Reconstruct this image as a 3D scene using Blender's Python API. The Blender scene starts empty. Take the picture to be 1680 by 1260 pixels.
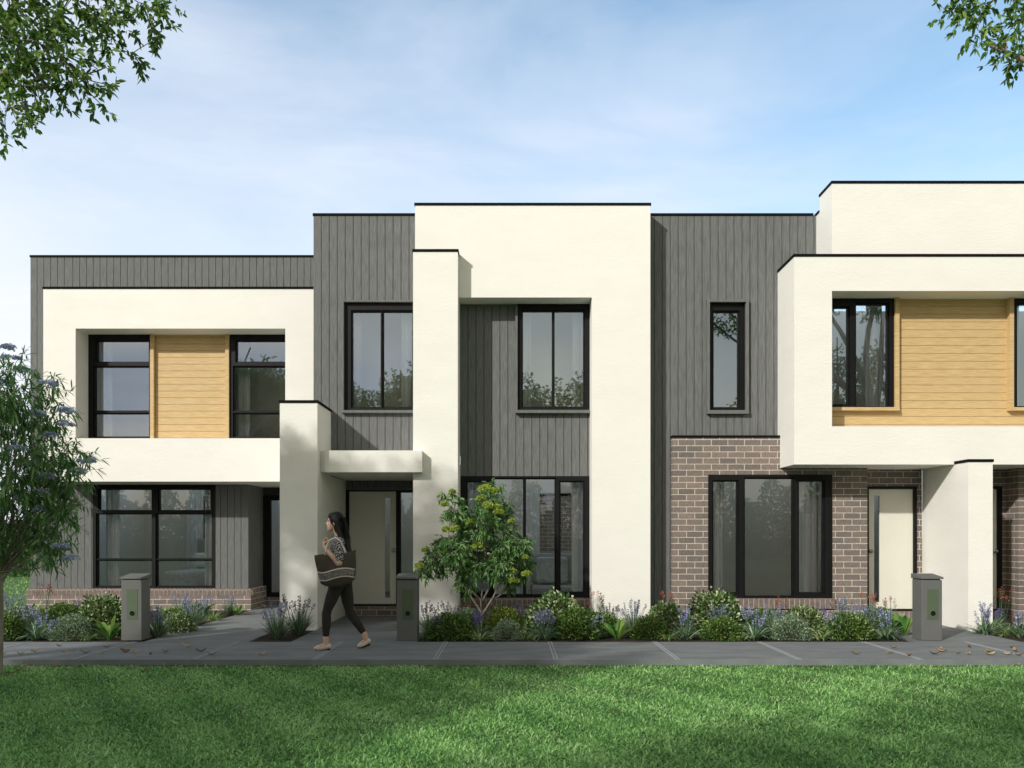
import bpy, bmesh, math, random
import numpy as np
from mathutils import Vector, Matrix

random.seed(7); rng = np.random.default_rng(11)
S = bpy.context.scene
COL = S.collection
R = math.radians
# ------------------------------------------------------------------ camera
F = 1400.0; H = 1.40; HZ = 877.0                       # focal length (photo pixels), eye height, horizon row
cam_d = bpy.data.cameras.new('camera'); cam = bpy.data.objects.new('camera', cam_d); COL.objects.link(cam)
cam.location = (0, 0, H); cam.rotation_euler = (R(90), 0, 0)
cam_d.sensor_width = 36; cam_d.lens = 36*F/1680; cam_d.shift_y = (HZ-630)/1680
cam_d.clip_start = .05; cam_d.clip_end = 3000
S.camera = cam
def PX(px, d): return (px-840)*d/F
def PZ(py, d): return H-(py-HZ)*d/F
def GD(py): return F*H/(py-HZ)                          # distance of a ground point seen at row py
# ------------------------------------------------------------------ light
LD = Vector((.81, 1, -.69)).normalized()                # travel direction of sunlight
elev = math.asin(-LD.z); azim = math.atan2(-LD.x, -LD.y)
sun_d = bpy.data.lights.new('sun', 'SUN'); sun = bpy.data.objects.new('sun', sun_d); COL.objects.link(sun)
sun.rotation_euler = LD.to_track_quat('-Z', 'Y').to_euler()
sun_d.energy = 3.5; sun_d.angle = R(1.4); sun_d.color = (1, .98, .925)
W = bpy.data.worlds.new('World'); S.world = W; W.use_nodes = True
nt = W.node_tree; nt.nodes.clear()
wo = nt.nodes.new('ShaderNodeOutputWorld'); bg = nt.nodes.new('ShaderNodeBackground')
sky = nt.nodes.new('ShaderNodeTexSky'); sky.sky_type = 'NISHITA'; sky.sun_disc = False
sky.sun_elevation = elev; sky.sun_rotation = azim; sky.air_density = 1.0; sky.dust_density = .6; sky.ozone_density = 2.0
tc = nt.nodes.new('ShaderNodeTexCoord'); mp = nt.nodes.new('ShaderNodeMapping')
mp.inputs['Scale'].default_value = (1.5, 1.5, 5.0); mp.inputs['Location'].default_value = (.35, .2, .1); mp.inputs['Rotation'].default_value = (0, R(12), 0)
nz = nt.nodes.new('ShaderNodeTexNoise'); nz.inputs['Scale'].default_value = 1.5; nz.inputs['Detail'].default_value = 6; nz.inputs['Roughness'].default_value = .55; nz.inputs['Distortion'].default_value = .3
rp = nt.nodes.new('ShaderNodeValToRGB'); rp.color_ramp.elements[0].position = .26; rp.color_ramp.elements[1].position = 1.0
sp = nt.nodes.new('ShaderNodeSeparateXYZ')
# more cloud low down and to the left
ma = nt.nodes.new('ShaderNodeMath'); ma.operation = 'MULTIPLY_ADD'; ma.inputs[1].default_value = -.80; ma.inputs[2].default_value = .36
mb_ = nt.nodes.new('ShaderNodeMath'); mb_.operation = 'MULTIPLY_ADD'; mb_.inputs[1].default_value = -.37
mc = nt.nodes.new('ShaderNodeMath'); mc.operation = 'ADD'
mx = nt.nodes.new('ShaderNodeMixRGB'); mx.inputs['Color2'].default_value = (8.4, 8.7, 9.6, 1)
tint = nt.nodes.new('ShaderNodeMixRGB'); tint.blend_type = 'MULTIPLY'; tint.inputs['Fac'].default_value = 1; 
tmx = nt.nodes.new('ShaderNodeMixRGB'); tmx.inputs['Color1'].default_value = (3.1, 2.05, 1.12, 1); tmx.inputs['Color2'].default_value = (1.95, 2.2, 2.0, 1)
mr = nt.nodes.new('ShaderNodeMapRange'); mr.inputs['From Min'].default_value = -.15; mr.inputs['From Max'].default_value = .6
L = nt.links.new
L(tc.outputs['Generated'], mp.inputs['Vector']); L(mp.outputs[0], nz.inputs['Vector'])
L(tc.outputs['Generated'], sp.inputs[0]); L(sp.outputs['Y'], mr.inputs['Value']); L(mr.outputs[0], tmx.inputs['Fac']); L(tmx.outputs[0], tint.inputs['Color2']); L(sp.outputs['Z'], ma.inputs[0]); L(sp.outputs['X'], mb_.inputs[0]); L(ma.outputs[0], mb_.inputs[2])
L(nz.outputs['Fac'], mc.inputs[0]); L(mb_.outputs[0], mc.inputs[1]); L(mc.outputs[0], rp.inputs['Fac'])
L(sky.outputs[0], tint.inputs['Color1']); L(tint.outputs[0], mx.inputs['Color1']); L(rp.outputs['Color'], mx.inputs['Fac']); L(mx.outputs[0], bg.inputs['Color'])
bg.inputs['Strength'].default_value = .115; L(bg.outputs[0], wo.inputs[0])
S.view_settings.view_transform = 'Standard'; S.view_settings.look = 'None'; S.view_settings.exposure = 0.0; S.view_settings.gamma = 1
S.render.engine = 'CYCLES'; S.cycles.max_bounces = 8; S.cycles.transparent_max_bounces = 12
S.render.resolution_x = 1024; S.render.resolution_y = 768

# ------------------------------------------------------------------ materials
def newmat(name):
    m = bpy.data.materials.new(name); m.use_nodes = True
    return m, m.node_tree, m.node_tree.nodes['Principled BSDF']
def nod(t, kind, **kw):
    n = t.nodes.new(kind)
    for k, v in kw.items():
        if k in n.inputs.keys(): n.inputs[k].default_value = v
        else: setattr(n, k, v)
    return n
def ramp(t, fac, stops):
    r = t.nodes.new('ShaderNodeValToRGB'); e = r.color_ramp.elements
    while len(e) < len(stops): e.new(.5)
    for i, (p, c) in enumerate(stops): e[i].position = p; e[i].color = (*c, 1)
    t.links.new(fac, r.inputs['Fac']); return r.outputs['Color']
def coords(t, scale=(1, 1, 1), space='Object'):
    c = t.nodes.new('ShaderNodeTexCoord'); m = t.nodes.new('ShaderNodeMapping'); m.inputs['Scale'].default_value = scale
    t.links.new(c.outputs[space], m.inputs['Vector']); return m.outputs[0]
def noise_mat(name, c1, c2, scale=(1, 1, 1), ns=10, rough=.8, bump=.1, bs=None, dist=.01, spec=.3, detail=6, metallic=0):
    m, t, b = newmat(name)
    v = coords(t, scale)
    n = nod(t, 'ShaderNodeTexNoise', Scale=ns, Detail=detail, Roughness=.6); t.links.new(v, n.inputs['Vector'])
    t.links.new(ramp(t, n.outputs['Fac'], [(.3, c1), (.7, c2)]), b.inputs['Base Color'])
    b.inputs['Roughness'].default_value = rough; b.inputs['Specular IOR Level'].default_value = spec; b.inputs['Metallic'].default_value = metallic
    if bump:
        n2 = nod(t, 'ShaderNodeTexNoise', Scale=bs or ns, Detail=detail, Roughness=.65); t.links.new(v, n2.inputs['Vector'])
        bp = nod(t, 'ShaderNodeBump', Strength=bump, Distance=dist); t.links.new(n2.outputs['Fac'], bp.inputs['Height']); t.links.new(bp.outputs[0], b.inputs['Normal'])
    return m
M = {}
M['render'] = noise_mat('white_render', (.79, .775, .715), (.83, .815, .76), (1, 1, 2.6), 1.3, .9, .3, 14, .015, .15, 5)
M['grey_clad'] = noise_mat('grey_cladding', (.094, .099, .097), (.192, .199, .193), (34, 34, 1.4), 3, .75, .8, 4, .006, .25, 8)
M['cap'] = noise_mat('black_flashing', (.004, .004, .0045), (.006, .006, .0065), ns=5, rough=.8, bump=0, spec=.12)
M['black'] = noise_mat('black_aluminium', (.005, .0052, .0055), (.008, .0082, .0085), ns=8, rough=.5, bump=0, spec=.2)
M['gap'] = noise_mat('dark_gap', (.03, .03, .028), (.04, .04, .036), ns=8, rough=.9, bump=0)
M['honey'] = noise_mat('honey_boards', (.47, .31, .13), (.66, .49, .26), (1.4, 1.4, 26), 3.2, .55, .35, 5, .004, .3, 8)
M['door'] = noise_mat('door_paint', (.66, .64, .55), (.69, .67, .58), ns=4, rough=.5, bump=0)
M['steel'] = noise_mat('brushed_steel', (.35, .35, .36), (.42, .42, .43), ns=20, rough=.3, bump=0, metallic=.9)
M['room'] = noise_mat('room_plaster', (.80, .76, .68), (.84, .80, .72), ns=3, rough=.9, bump=0)
M['room_floor'] = noise_mat('room_floor', (.16, .13, .10), (.2, .17, .14), (1, 8, 1), 4, .6, 0)
M['curtain'] = noise_mat('curtain_cloth', (.8, .8, .79), (.86, .86, .85), (6, 6, 1), 6, .9, .1)
M['bed_cloth'] = noise_mat('bed_linen', (.4, .4, .41), (.66, .66, .67), ns=16, rough=.9, bump=.4)
M['sofa'] = noise_mat('sofa_cloth', (.42, .4, .36), (.5, .48, .44), ns=40, rough=.9, bump=.2)
M['wood_dark'] = noise_mat('dark_timber', (.06, .045, .035), (.1, .075, .055), (1, 1, 14), 4, .5, .1)
M['path'] = noise_mat('path_concrete', (.135, .147, .152), (.21, .222, .225), (1, 2.2, 1), 1.9, .8, .25, 70, .003, .3, 9)
M['joint'] = noise_mat('joint_mortar', (.27, .28, .30), (.34, .35, .37), ns=30, rough=.85, bump=.1)
M['soil'] = noise_mat('dark_mulch', (.018, .013, .010), (.055, .038, .026), ns=26, rough=.95, bump=1, bs=40, dist=.03)
M['bark'] = noise_mat('grey_bark', (.16, .135, .11), (.33, .29, .25), (5, 5, 1), 6, .85, .6, 9, .01)
M['bark_dark'] = noise_mat('dark_bark', (.03, .025, .02), (.08, .065, .05), (5, 5, 1), 6, .85, .6, 9, .01)
M['box_metal'] = noise_mat('grey_powdercoat', (.118, .122, .115), (.135, .138, .13), ns=3, rough=.6, bump=.03, bs=200)
M['box_green'] = noise_mat('green_panel', (.075, .105, .062), (.095, .125, .075), (1, 1, 1), 5, .55, 0)
M['lens'] = noise_mat('black_lens', (.006, .009, .008), (.01, .014, .012), ns=8, rough=.15, bump=0, spec=.6)
M['dirt_lawn'] = noise_mat('lawn_base', (.06, .12, .03), (.16, .27, .075), ns=9, rough=.95, bump=1, bs=120, dist=.05, detail=10)
M['skin'] = noise_mat('skin', (.52, .32, .235), (.58, .37, .275), ns=9, rough=.5, bump=0)
M['hair'] = noise_mat('black_hair', (.004, .004, .005), (.012, .011, .012), (14, 14, 1), 9, .5, .4, 20, .004, .2)
M['legging'] = noise_mat('black_leggings', (.022, .019, .018), (.032, .028, .026), ns=40, rough=.9, bump=.1)
M['bag'] = noise_mat('brown_canvas', (.055, .044, .037), (.078, .064, .053), ns=90, rough=.9, bump=.3)
M['bag_white'] = noise_mat('white_piping', (.66, .62, .6), (.74, .7, .68), ns=60, rough=.8, bump=0)
M['shoe'] = noise_mat('beige_shoe', (.55, .45, .38), (.66, .55, .47), ns=12, rough=.55, bump=0)
M['sole'] = noise_mat('dark_sole', (.02, .018, .017), (.03, .025, .024), ns=12, rough=.8, bump=0)

def shirt_mat():
    m, t, b = newmat('patterned_shirt'); v = coords(t)
    n = nod(t, 'ShaderNodeTexVoronoi', Scale=75.0); t.links.new(v, n.inputs['Vector'])
    t.links.new(ramp(t, n.outputs['Distance'], [(.25, (.62, .6, .57)), (.5, (.03, .03, .035))]), b.inputs['Base Color']); b.inputs['Roughness'].default_value = .9
    return m
M['shirt'] = shirt_mat()
def band_mat():
    m, t, b = newmat('bag_band'); v = coords(t, (1, 1, 3))
    n = nod(t, 'ShaderNodeTexNoise', Scale=22.0, Detail=2.0); t.links.new(v, n.inputs['Vector'])
    t.links.new(ramp(t, n.outputs['Fac'], [(.42, (.1, .085, .08)), (.5, (.34, .3, .29)), (.58, (.12, .1, .095))]), b.inputs['Base Color']); b.inputs['Roughness'].default_value = .9
    return m
M['band'] = band_mat()
def brick_mat(name, bw=.262, bh=.0968, c1=(.275, .215, .185), c2=(.175, .15, .137), mort=(.68, .62, .52)):
    m, t, b = newmat(name)
    c = t.nodes.new('ShaderNodeTexCoord'); s = t.nodes.new('ShaderNodeSeparateXYZ'); t.links.new(c.outputs['Object'], s.inputs[0])
    ad = nod(t, 'ShaderNodeMath', operation='ADD'); t.links.new(s.outputs['X'], ad.inputs[0]); t.links.new(s.outputs['Y'], ad.inputs[1])
    cb = t.nodes.new('ShaderNodeCombineXYZ'); t.links.new(ad.outputs[0], cb.inputs['X']); t.links.new(s.outputs['Z'], cb.inputs['Y'])
    br = t.nodes.new('ShaderNodeTexBrick'); br.inputs['Scale'].default_value = 1; br.inputs['Brick Width'].default_value = bw; br.inputs['Row Height'].default_value = bh
    br.inputs['Mortar Size'].default_value = .0058; br.inputs['Mortar Smooth'].default_value = .15; br.inputs['Bias'].default_value = 0
    br.inputs['Color1'].default_value = (*c1, 1); br.inputs['Color2'].default_value = (*c2, 1); br.inputs['Mortar'].default_value = (*mort, 1)
    t.links.new(cb.outputs[0], br.inputs['Vector'])
    n = nod(t, 'ShaderNodeTexNoise', Scale=38.0, Detail=6.0, Roughness=.7); t.links.new(c.outputs['Object'], n.inputs['Vector'])
    ml = t.nodes.new('ShaderNodeMixRGB'); ml.blend_type = 'MULTIPLY'; ml.inputs['Fac'].default_value = 1
    t.links.new(br.outputs['Color'], ml.inputs['Color1']); t.links.new(ramp(t, n.outputs['Fac'], [(.3, (.62, .62, .62)), (.65, (1.0, 1.0, 1.0))]), ml.inputs['Color2'])
    t.links.new(ml.outputs[0], b.inputs['Base Color']); b.inputs['Roughness'].default_value = .9
    sb = nod(t, 'ShaderNodeMath', operation='MULTIPLY_ADD'); sb.inputs[1].default_value = -1.0
    nm = nod(t, 'ShaderNodeMath', operation='MULTIPLY'); nm.inputs[1].default_value = .35; t.links.new(n.outputs['Fac'], nm.inputs[0])
    t.links.new(br.outputs['Fac'], sb.inputs[0]); t.links.new(nm.outputs[0], sb.inputs[2])
    bp = nod(t, 'ShaderNodeBump', Strength=.7, Distance=.008); t.links.new(sb.outputs[0], bp.inputs['Height']); t.links.new(bp.outputs[0], b.inputs['Normal'])
    return m
M['brick'] = brick_mat('brown_brick')
M['brick_single'] = noise_mat('single_brick', (.135, .108, .094), (.235, .185, .16), (9, 9, 9), 2, .9, .5, 30, .006)
M['mortar'] = noise_mat('pale_mortar', (.5, .44, .38), (.62, .55, .48), ns=50, rough=.95, bump=.2)
def glass_mat(name, base):
    m = bpy.data.materials.new(name); m.use_nodes = True; t = m.node_tree; t.nodes.clear()
    o = t.nodes.new('ShaderNodeOutputMaterial'); mi = t.nodes.new('ShaderNodeMixShader')
    tr = nod(t, 'ShaderNodeBsdfTransparent'); tr.inputs['Color'].default_value = (.93, .94, .93, 1)
    gl = nod(t, 'ShaderNodeBsdfGlossy'); gl.inputs['Roughness'].default_value = 0.0; gl.inputs['Color'].default_value = (.76, .88, 1, 1)
    fr = nod(t, 'ShaderNodeFresnel', IOR=1.5); ma = nod(t, 'ShaderNodeMath', operation='MULTIPLY_ADD'); ma.inputs[1].default_value = 1.4; ma.inputs[2].default_value = base
    t.links.new(fr.outputs[0], ma.inputs[0]); t.links.new(ma.outputs[0], mi.inputs['Fac']); t.links.new(tr.outputs[0], mi.inputs[1]); t.links.new(gl.outputs[0], mi.inputs[2]); t.links.new(mi.outputs[0], o.inputs[0])
    return m
M['glass'] = glass_mat('reflective_glass', .20); M['clear'] = glass_mat('clear_glass', .035)
def leaf_mat(name, stops, rough=.5, trans=.25, spec=.35):
    m = bpy.data.materials.new(name); m.use_nodes = True; t = m.node_tree; b = t.nodes['Principled BSDF']; o = t.nodes['Material Output']
    a = t.nodes.new('ShaderNodeAttribute'); a.attribute_name = 'rnd'
    c = ramp(t, a.outputs['Fac'], stops)
    t.links.new(c, b.inputs['Base Color']); b.inputs['Roughness'].default_value = rough; b.inputs['Specular IOR Level'].default_value = spec
    if trans:
        tl = t.nodes.new('ShaderNodeBsdfTranslucent'); mi = t.nodes.new('ShaderNodeMixShader'); mi.inputs['Fac'].default_value = trans
        t.links.new(c, tl.inputs['Color']); t.links.new(b.outputs[0], mi.inputs[1]); t.links.new(tl.outputs[0], mi.inputs[2]); t.links.new(mi.outputs[0], o.inputs[0])
    return m
M['grass'] = leaf_mat('grass_blades', [(0, (.045, .13, .033)), (.4, (.19, .43, .11)), (.8, (.48, .76, .28)), (1, (.70, .88, .46))], .6, .35)
M['leaf_tree'] = leaf_mat('tree_leaf', [(0, (.04, .10, .02)), (.6, (.13, .25, .045)), (1, (.30, .44, .10))], .45, .4)
M['leaf_olive'] = leaf_mat('drooping_leaf', [(0, (.06, .15, .04)), (.6, (.15, .31, .09)), (1, (.32, .50, .2))], .45, .35)
M['leaf_gum'] = leaf_mat('glossy_leaf', [(0, (.04, .11, .03)), (.6, (.10, .22, .06)), (1, (.27, .42, .15))], .38, .25)
M['lime_flower'] = leaf_mat('lime_blossom', [(0, (.18, .27, .03)), (.5, (.38, .5, .07)), (1, (.6, .66, .16))], .7, .3)
M['lilac'] = leaf_mat('lilac_blossom', [(0, (.34, .40, .56)), (1, (.68, .74, .88))], .7, .2)
M['blue_flower'] = leaf_mat('blue_blossom', [(0, (.17, .18, .34)), (.6, (.32, .34, .54)), (1, (.55, .57, .74))], .7, .2)
M['purple_flower'] = leaf_mat('purple_blossom', [(0, (.10, .06, .28)), (1, (.26, .18, .5))], .7, .2)
M['dusky_flower'] = leaf_mat('dusky_blossom', [(0, (.10, .07, .12)), (1, (.24, .17, .24))], .7, .2)
M['red_flower'] = leaf_mat('red_blossom', [(0, (.24, .03, .02)), (.6, (.5, .09, .04)), (1, (.6, .25, .15))], .7, .2)
M['strap'] = leaf_mat('strap_leaf', [(0, (.08, .17, .08)), (.6, (.2, .32, .17)), (1, (.45, .54, .36))], .5, .25)
M['strap_yellow'] = leaf_mat('pale_strap_leaf', [(0, (.1, .2, .05)), (.6, (.24, .36, .13)), (1, (.5, .55, .26))], .5, .25)
M['canna'] = leaf_mat('broad_leaf', [(0, (.05, .16, .03)), (.6, (.13, .3, .06)), (1, (.3, .42, .1))], .45, .35)
M['variegated'] = leaf_mat('variegated_leaf', [(0, (.03, .08, .02)), (.45, (.08, .17, .04)), (.68, (.2, .3, .09)), (.84, (.5, .54, .3)), (1, (.62, .62, .42))], .5, .2)
M['sage'] = leaf_mat('sage_leaf', [(0, (.08, .14, .08)), (.6, (.19, .28, .16)), (1, (.45, .53, .36))], .55, .2)
M['box_leaf'] = leaf_mat('green_leaf', [(0, (.018, .055, .01)), (.5, (.07, .15, .026)), (.85, (.2, .31, .07)), (1, (.38, .48, .14))], .5, .25)
M['lime_leaf'] = leaf_mat('lime_leaf', [(0, (.06, .11, .015)), (.6, (.15, .22, .03)), (1, (.32, .38, .07))], .5, .3)
M['dry_leaf'] = leaf_mat('dry_leaf', [(0, (.14, .09, .05)), (.5, (.36, .24, .11)), (1, (.58, .42, .2))], .7, .15)

# ------------------------------------------------------------------ helpers
ORG = {}
def tag(o, label=None, cat=None, group=None, kind=None):
    if label: o['label'] = label
    if cat: o['category'] = cat
    if group: o['group'] = group
    if kind: o['kind'] = kind
    return o
def thing(name, label, cat, loc=(0, 0, 0), group=None):
    o = bpy.data.objects.new(name, None); COL.objects.link(o); o.location = loc; o.empty_display_size = .2
    ORG[o.name] = Vector(loc); return tag(o, label, cat, group)
def link(o, parent):
    COL.objects.link(o)
    if parent is not None: o.parent = parent; ORG[o.name] = ORG[parent.name]
    else: ORG[o.name] = Vector((0, 0, 0))
    return o
class MB:
    def __init__(s): s.v = []; s.f = []
    def box(s, x0, x1, y0, y1, z0, z1):
        n = len(s.v)
        s.v += [(x0, y0, z0), (x1, y0, z0), (x1, y1, z0), (x0, y1, z0), (x0, y0, z1), (x1, y0, z1), (x1, y1, z1), (x0, y1, z1)]
        s.f += [(n, n+3, n+2, n+1), (n+4, n+5, n+6, n+7), (n, n+1, n+5, n+4), (n+1, n+2, n+6, n+5), (n+2, n+3, n+7, n+6), (n+3, n, n+4, n+7)]
        return s
    def poly(s, pts):
        n = len(s.v); s.v += [tuple(p) for p in pts]; s.f.append(tuple(range(n, n+len(pts)))); return s
    def prism(s, pts2, y0, y1):                          # polygon in x,z extruded along y
        n = len(s.v); k = len(pts2)
        s.v += [(x, y0, z) for x, z in pts2]+[(x, y1, z) for x, z in pts2]
        s.f.append(tuple(range(n, n+k))); s.f.append(tuple(range(n+2*k-1, n+k-1, -1)))
        for i in range(k): s.f.append((n+(i+1) % k, n+i, n+k+i, n+k+(i+1) % k))
        return s
    def holes(s, rect, hs, y0, y1):                      # rectangular plate with rectangular holes
        x0, x1, z0, z1 = rect
        xs = sorted({x0, x1, *[min(max(h[i], x0), x1) for h in hs for i in (0, 1)]})
        for a, b in zip(xs[:-1], xs[1:]):
            if b-a < 1e-5: continue
            m = (a+b)/2; cuts = sorted([(max(h[2], z0), min(h[3], z1)) for h in hs if h[0] < m < h[1] and h[2] < z1 and h[3] > z0]); z = z0
            for c0, c1 in cuts:
                if c0 > z+1e-5: s.box(a, b, y0, y1, z, c0)
                z = max(z, c1)
            if z1 > z+1e-5: s.box(a, b, y0, y1, z, z1)
        return s
    def tube(s, pts, rad, n=8, cap=True):
        pts = [Vector(p) for p in pts]; base = len(s.v); k = len(pts)
        if not hasattr(rad, '__len__'): rad = [rad]*k
        up = Vector((0, 0, 1)); prev = None
        for i, p in enumerate(pts):
            d = (pts[min(i+1, k-1)]-pts[max(i-1, 0)])
            d = d.normalized() if d.length > 1e-9 else Vector((0, 0, 1))
            a = prev if prev is not None else (Vector((1, 0, 0)) if abs(d.z) > .8 else up)
            a = (a-d*a.dot(d)); a = a.normalized() if a.length > 1e-6 else d.orthogonal().normalized()
            b = d.cross(a); prev = a
            for j in range(n):
                t = 2*math.pi*j/n; s.v.append(tuple(p+(a*math.cos(t)+b*math.sin(t))*rad[i]))
        for i in range(k-1):
            for j in range(n):
                s.f.append((base+i*n+j, base+i*n+(j+1) % n, base+(i+1)*n+(j+1) % n, base+(i+1)*n+j))
        if cap: s.f.append(tuple(base+j for j in range(n-1, -1, -1))); s.f.append(tuple(base+(k-1)*n+j for j in range(n)))
        return s
    def build(s, name, mat, parent=None, smooth=False, bevel=0):
        me = bpy.data.meshes.new(name); o = bpy.data.objects.new(name, me)
        link(o, parent); og = ORG[o.name]
        me.from_pydata([(v[0]-og.x, v[1]-og.y, v[2]-og.z) for v in s.v], [], s.f)
        me.materials.append(mat if not isinstance(mat, str) else M[mat]); me.update()
        if smooth: me.polygons.foreach_set('use_smooth', [True]*len(me.polygons))
        if bevel:
            b = o.modifiers.new('bevel', 'BEVEL'); b.width = bevel; b.segments = 2; b.limit_method = 'ANGLE'
        return o
def np_mesh(name, V, Fq, mat, parent=None, rnd=None, smooth=False):
    """V (n,3), Fq (m,4) quads or (m,3) tris"""
    me = bpy.data.meshes.new(name); o = bpy.data.objects.new(name, me); link(o, parent)
    V = (np.asarray(V, dtype=np.float64)-np.array(ORG[o.name])).astype(np.float32); Fq = np.asarray(Fq, dtype=np.int32); k = Fq.shape[1]
    me.vertices.add(len(V)); me.vertices.foreach_set('co', V.ravel())
    me.loops.add(Fq.size); me.loops.foreach_set('vertex_index', Fq.ravel())
    me.polygons.add(len(Fq)); me.polygons.foreach_set('loop_start', np.arange(0, Fq.size, k, dtype=np.int32))
    me.update(calc_edges=True)
    if rnd is not None:
        a = me.attributes.new('rnd', 'FLOAT', 'POINT'); a.data.foreach_set('value', np.asarray(rnd, dtype=np.float32))
    if smooth: me.polygons.foreach_set('use_smooth', np.ones(len(Fq), dtype=bool))
    me.materials.append(M[mat] if isinstance(mat, str) else mat); return o
def unit(a): return a/np.maximum(np.linalg.norm(a, axis=-1, keepdims=True), 1e-9)
def rdir(n): return unit(rng.normal(size=(n, 3)))
def leaf_geo(P, D, Lg, Wd, N=None, droop=.15):
    """pointed leaves: 6 verts, 2 quads folded along the midrib"""
    n = len(P); P = np.asarray(P, float); D = unit(np.asarray(D, float)); Lg = np.broadcast_to(Lg, n)[:, None]; Wd = np.broadcast_to(Wd, n)[:, None]
    if N is None: N = rdir(n)
    Sd = unit(np.cross(D, N)); Nn = unit(np.cross(Sd, D))
    mid = P+D*Lg*.5+Nn*Wd*.12; dn = np.array([0, 0, -1.0])
    tip = P+D*Lg+dn*Lg*droop
    a1 = P+D*Lg*.30+Sd*Wd*.46; a2 = P+D*Lg*.30-Sd*Wd*.46; b1 = P+D*Lg*.68+Sd*Wd*.34+dn*Lg*droop*.4; b2 = P+D*Lg*.68-Sd*Wd*.34+dn*Lg*droop*.4
    V = np.stack([P-Nn*Wd*.1, a1, b1, tip, b2, a2], 1).reshape(-1, 3)
    i = np.arange(n)[:, None]*6
    Q = np.concatenate([i+np.array([[0, 1, 2, 3]]), i+np.array([[0, 3, 4, 5]])], 0)
    return V, Q
def leaves(name, P, D, Lg, Wd, mat, parent=None, N=None, rnd=None, droop=.15):
    V, Q = leaf_geo(P, D, Lg, Wd, N, droop)
    r = rng.random(len(P)) if rnd is None else rnd
    return np_mesh(name, V, Q, mat, parent, np.repeat(r, 6))
def ribbons_geo(P, D, Lg, Wd, droop=.5, seg=5, prof='strap'):
    n = len(P); P = np.asarray(P, float); D = unit(np.asarray(D, float)); Lg = np.broadcast_to(Lg, n)[:, None]; Wd = np.broadcast_to(Wd, n)[:, None]; dr = np.broadcast_to(droop, n)[:, None]
    Sd = np.cross(D, np.array([0, 0, 1.0])+rng.normal(size=(n, 3))*.15); Sd = unit(Sd)
    rows = []
    for k in range(seg+1):
        t = k/seg
        c = P+D*Lg*t; c = c+np.array([0, 0, -1.0])*dr*Lg*t*t
        w = {'strap': (1-t**3)*.5, 'broad': math.sin(math.pi*min(1, .08+t*.92))**.8*.5}[prof]
        w = max(w, .02)
        rows.append(c+Sd*Wd*w); rows.append(c-Sd*Wd*w)
    V = np.stack(rows, 1).reshape(-1, 3); m = 2*(seg+1); i = np.arange(n)[:, None]*m
    Q = np.concatenate([i+np.array([[2*k, 2*k+1, 2*k+3, 2*k+2]]) for k in range(seg)], 0)
    return V, Q, m
def ribbons(name, P, D, Lg, Wd, mat, parent=None, droop=.5, seg=5, prof='strap', rnd=None):
    V, Q, m = ribbons_geo(P, D, Lg, Wd, droop, seg, prof)
    r = rng.random(len(P)) if rnd is None else rnd
    return np_mesh(name, V, Q, mat, parent, np.repeat(r, m), smooth=True)
def copy_tree(o, parent=None):
    c = o.copy(); COL.objects.link(c); c.parent = parent
    for ch in list(o.children): copy_tree(ch, c)
    return c
# ================================================================== HOUSES
def clad(root, x0, x1, z0, z1, y, hs=(), mat='grey_clad', step=.1275, horiz=False, name='cladding', t=.022, off=0.0):
    """boards with open grooves in front of a dark backing sheet; y is the face of the boards"""
    b = MB(); gap = .009 if mat != 'honey' else .005
    if horiz:
        z = z0-off
        while z < z1:
            a, c = max(z, z0), min(z+step-gap, z1)
            if c > a: b.holes((x0, x1, a, c), hs, y, y+t)
            z += step
    else:
        x = x0-off
        while x < x1:
            a, c = max(x, x0), min(x+step-gap, x1)
            if c > a: b.holes((a, c, z0, z1), hs, y, y+t)
            x += step
    o = b.build(name, mat, root)
    k = MB(); k.holes((x0, x1, z0, z1), hs, y+t+.001, y+t+.05); k.build('backing', 'gap', o)
    return o
def curtain(parent, x0, x1, z0, z1, y, amp=.035, per=.11):
    n = int((x1-x0)/.012)+2; V = []; Q = []
    for i in range(n):
        x = x0+(x1-x0)*i/(n-1); yy = y+amp*math.sin(2*math.pi*(x/per)+.7*math.sin(x*9))
        V += [(x, yy, z0), (x, yy*.5+y*.5, z1)]
    for i in range(n-1): Q.append((2*i, 2*i+2, 2*i+3, 2*i+1))
    m = MB(); m.v = V; m.f = Q; return m.build('curtain', 'curtain', parent, smooth=True)
def window(root, x0, x1, z0, z1, y, glass, fd=.11, curt=(), sash=.022, rec=.03):
    """outer frame plate with holes, a set-back sash round each pane, and the panes"""
    b = MB(); b.holes((x0, x1, z0, z1), [(a-sash, c+sash, d-sash, e+sash) for a, c, d, e in glass], y, y+fd)
    f = b.build('window', 'black', root)
    s_ = MB()
    for a, c, d, e in glass: s_.holes((a-sash+.001, c+sash-.001, d-sash+.001, e+sash-.001), [(a, c, d, e)], y+rec, y+fd-.01)
    s_.build('sash', 'black', f)
    for a, c, d, e in glass:
        p = MB(); p.poly([(a-.004, y+rec+.035, d-.004), (c+.004, y+rec+.035, d-.004), (c+.004, y+rec+.035, e+.004), (a-.004, y+rec+.035, e+.004)]); p.build('pane', 'clear' if z0 < 2.4 else 'glass', f)
    for a, c in curt: curtain(f, a, c, z0-.1 if z0 < 1 else z0-.4, z1+.02, y+.32)
    return f
def wpx(root, o, y, gl, **k):
    """window given by its outline and panes as read off the drawing at the plane y"""
    return window(root, PX(o[0], y), PX(o[1], y), PZ(o[3], y), PZ(o[2], y), y, [(PX(a, y), PX(c, y), PZ(e, y), PZ(d, y)) for a, c, d, e in gl], **k)
def cap(root, x0, x1, y0, y1, z, h=.038, ov=.012):
    b = MB(); b.box(x0-ov, x1+ov, y0-ov, y1+ov, z, z+h); return b.build('parapet_cap', 'cap', root)
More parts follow.
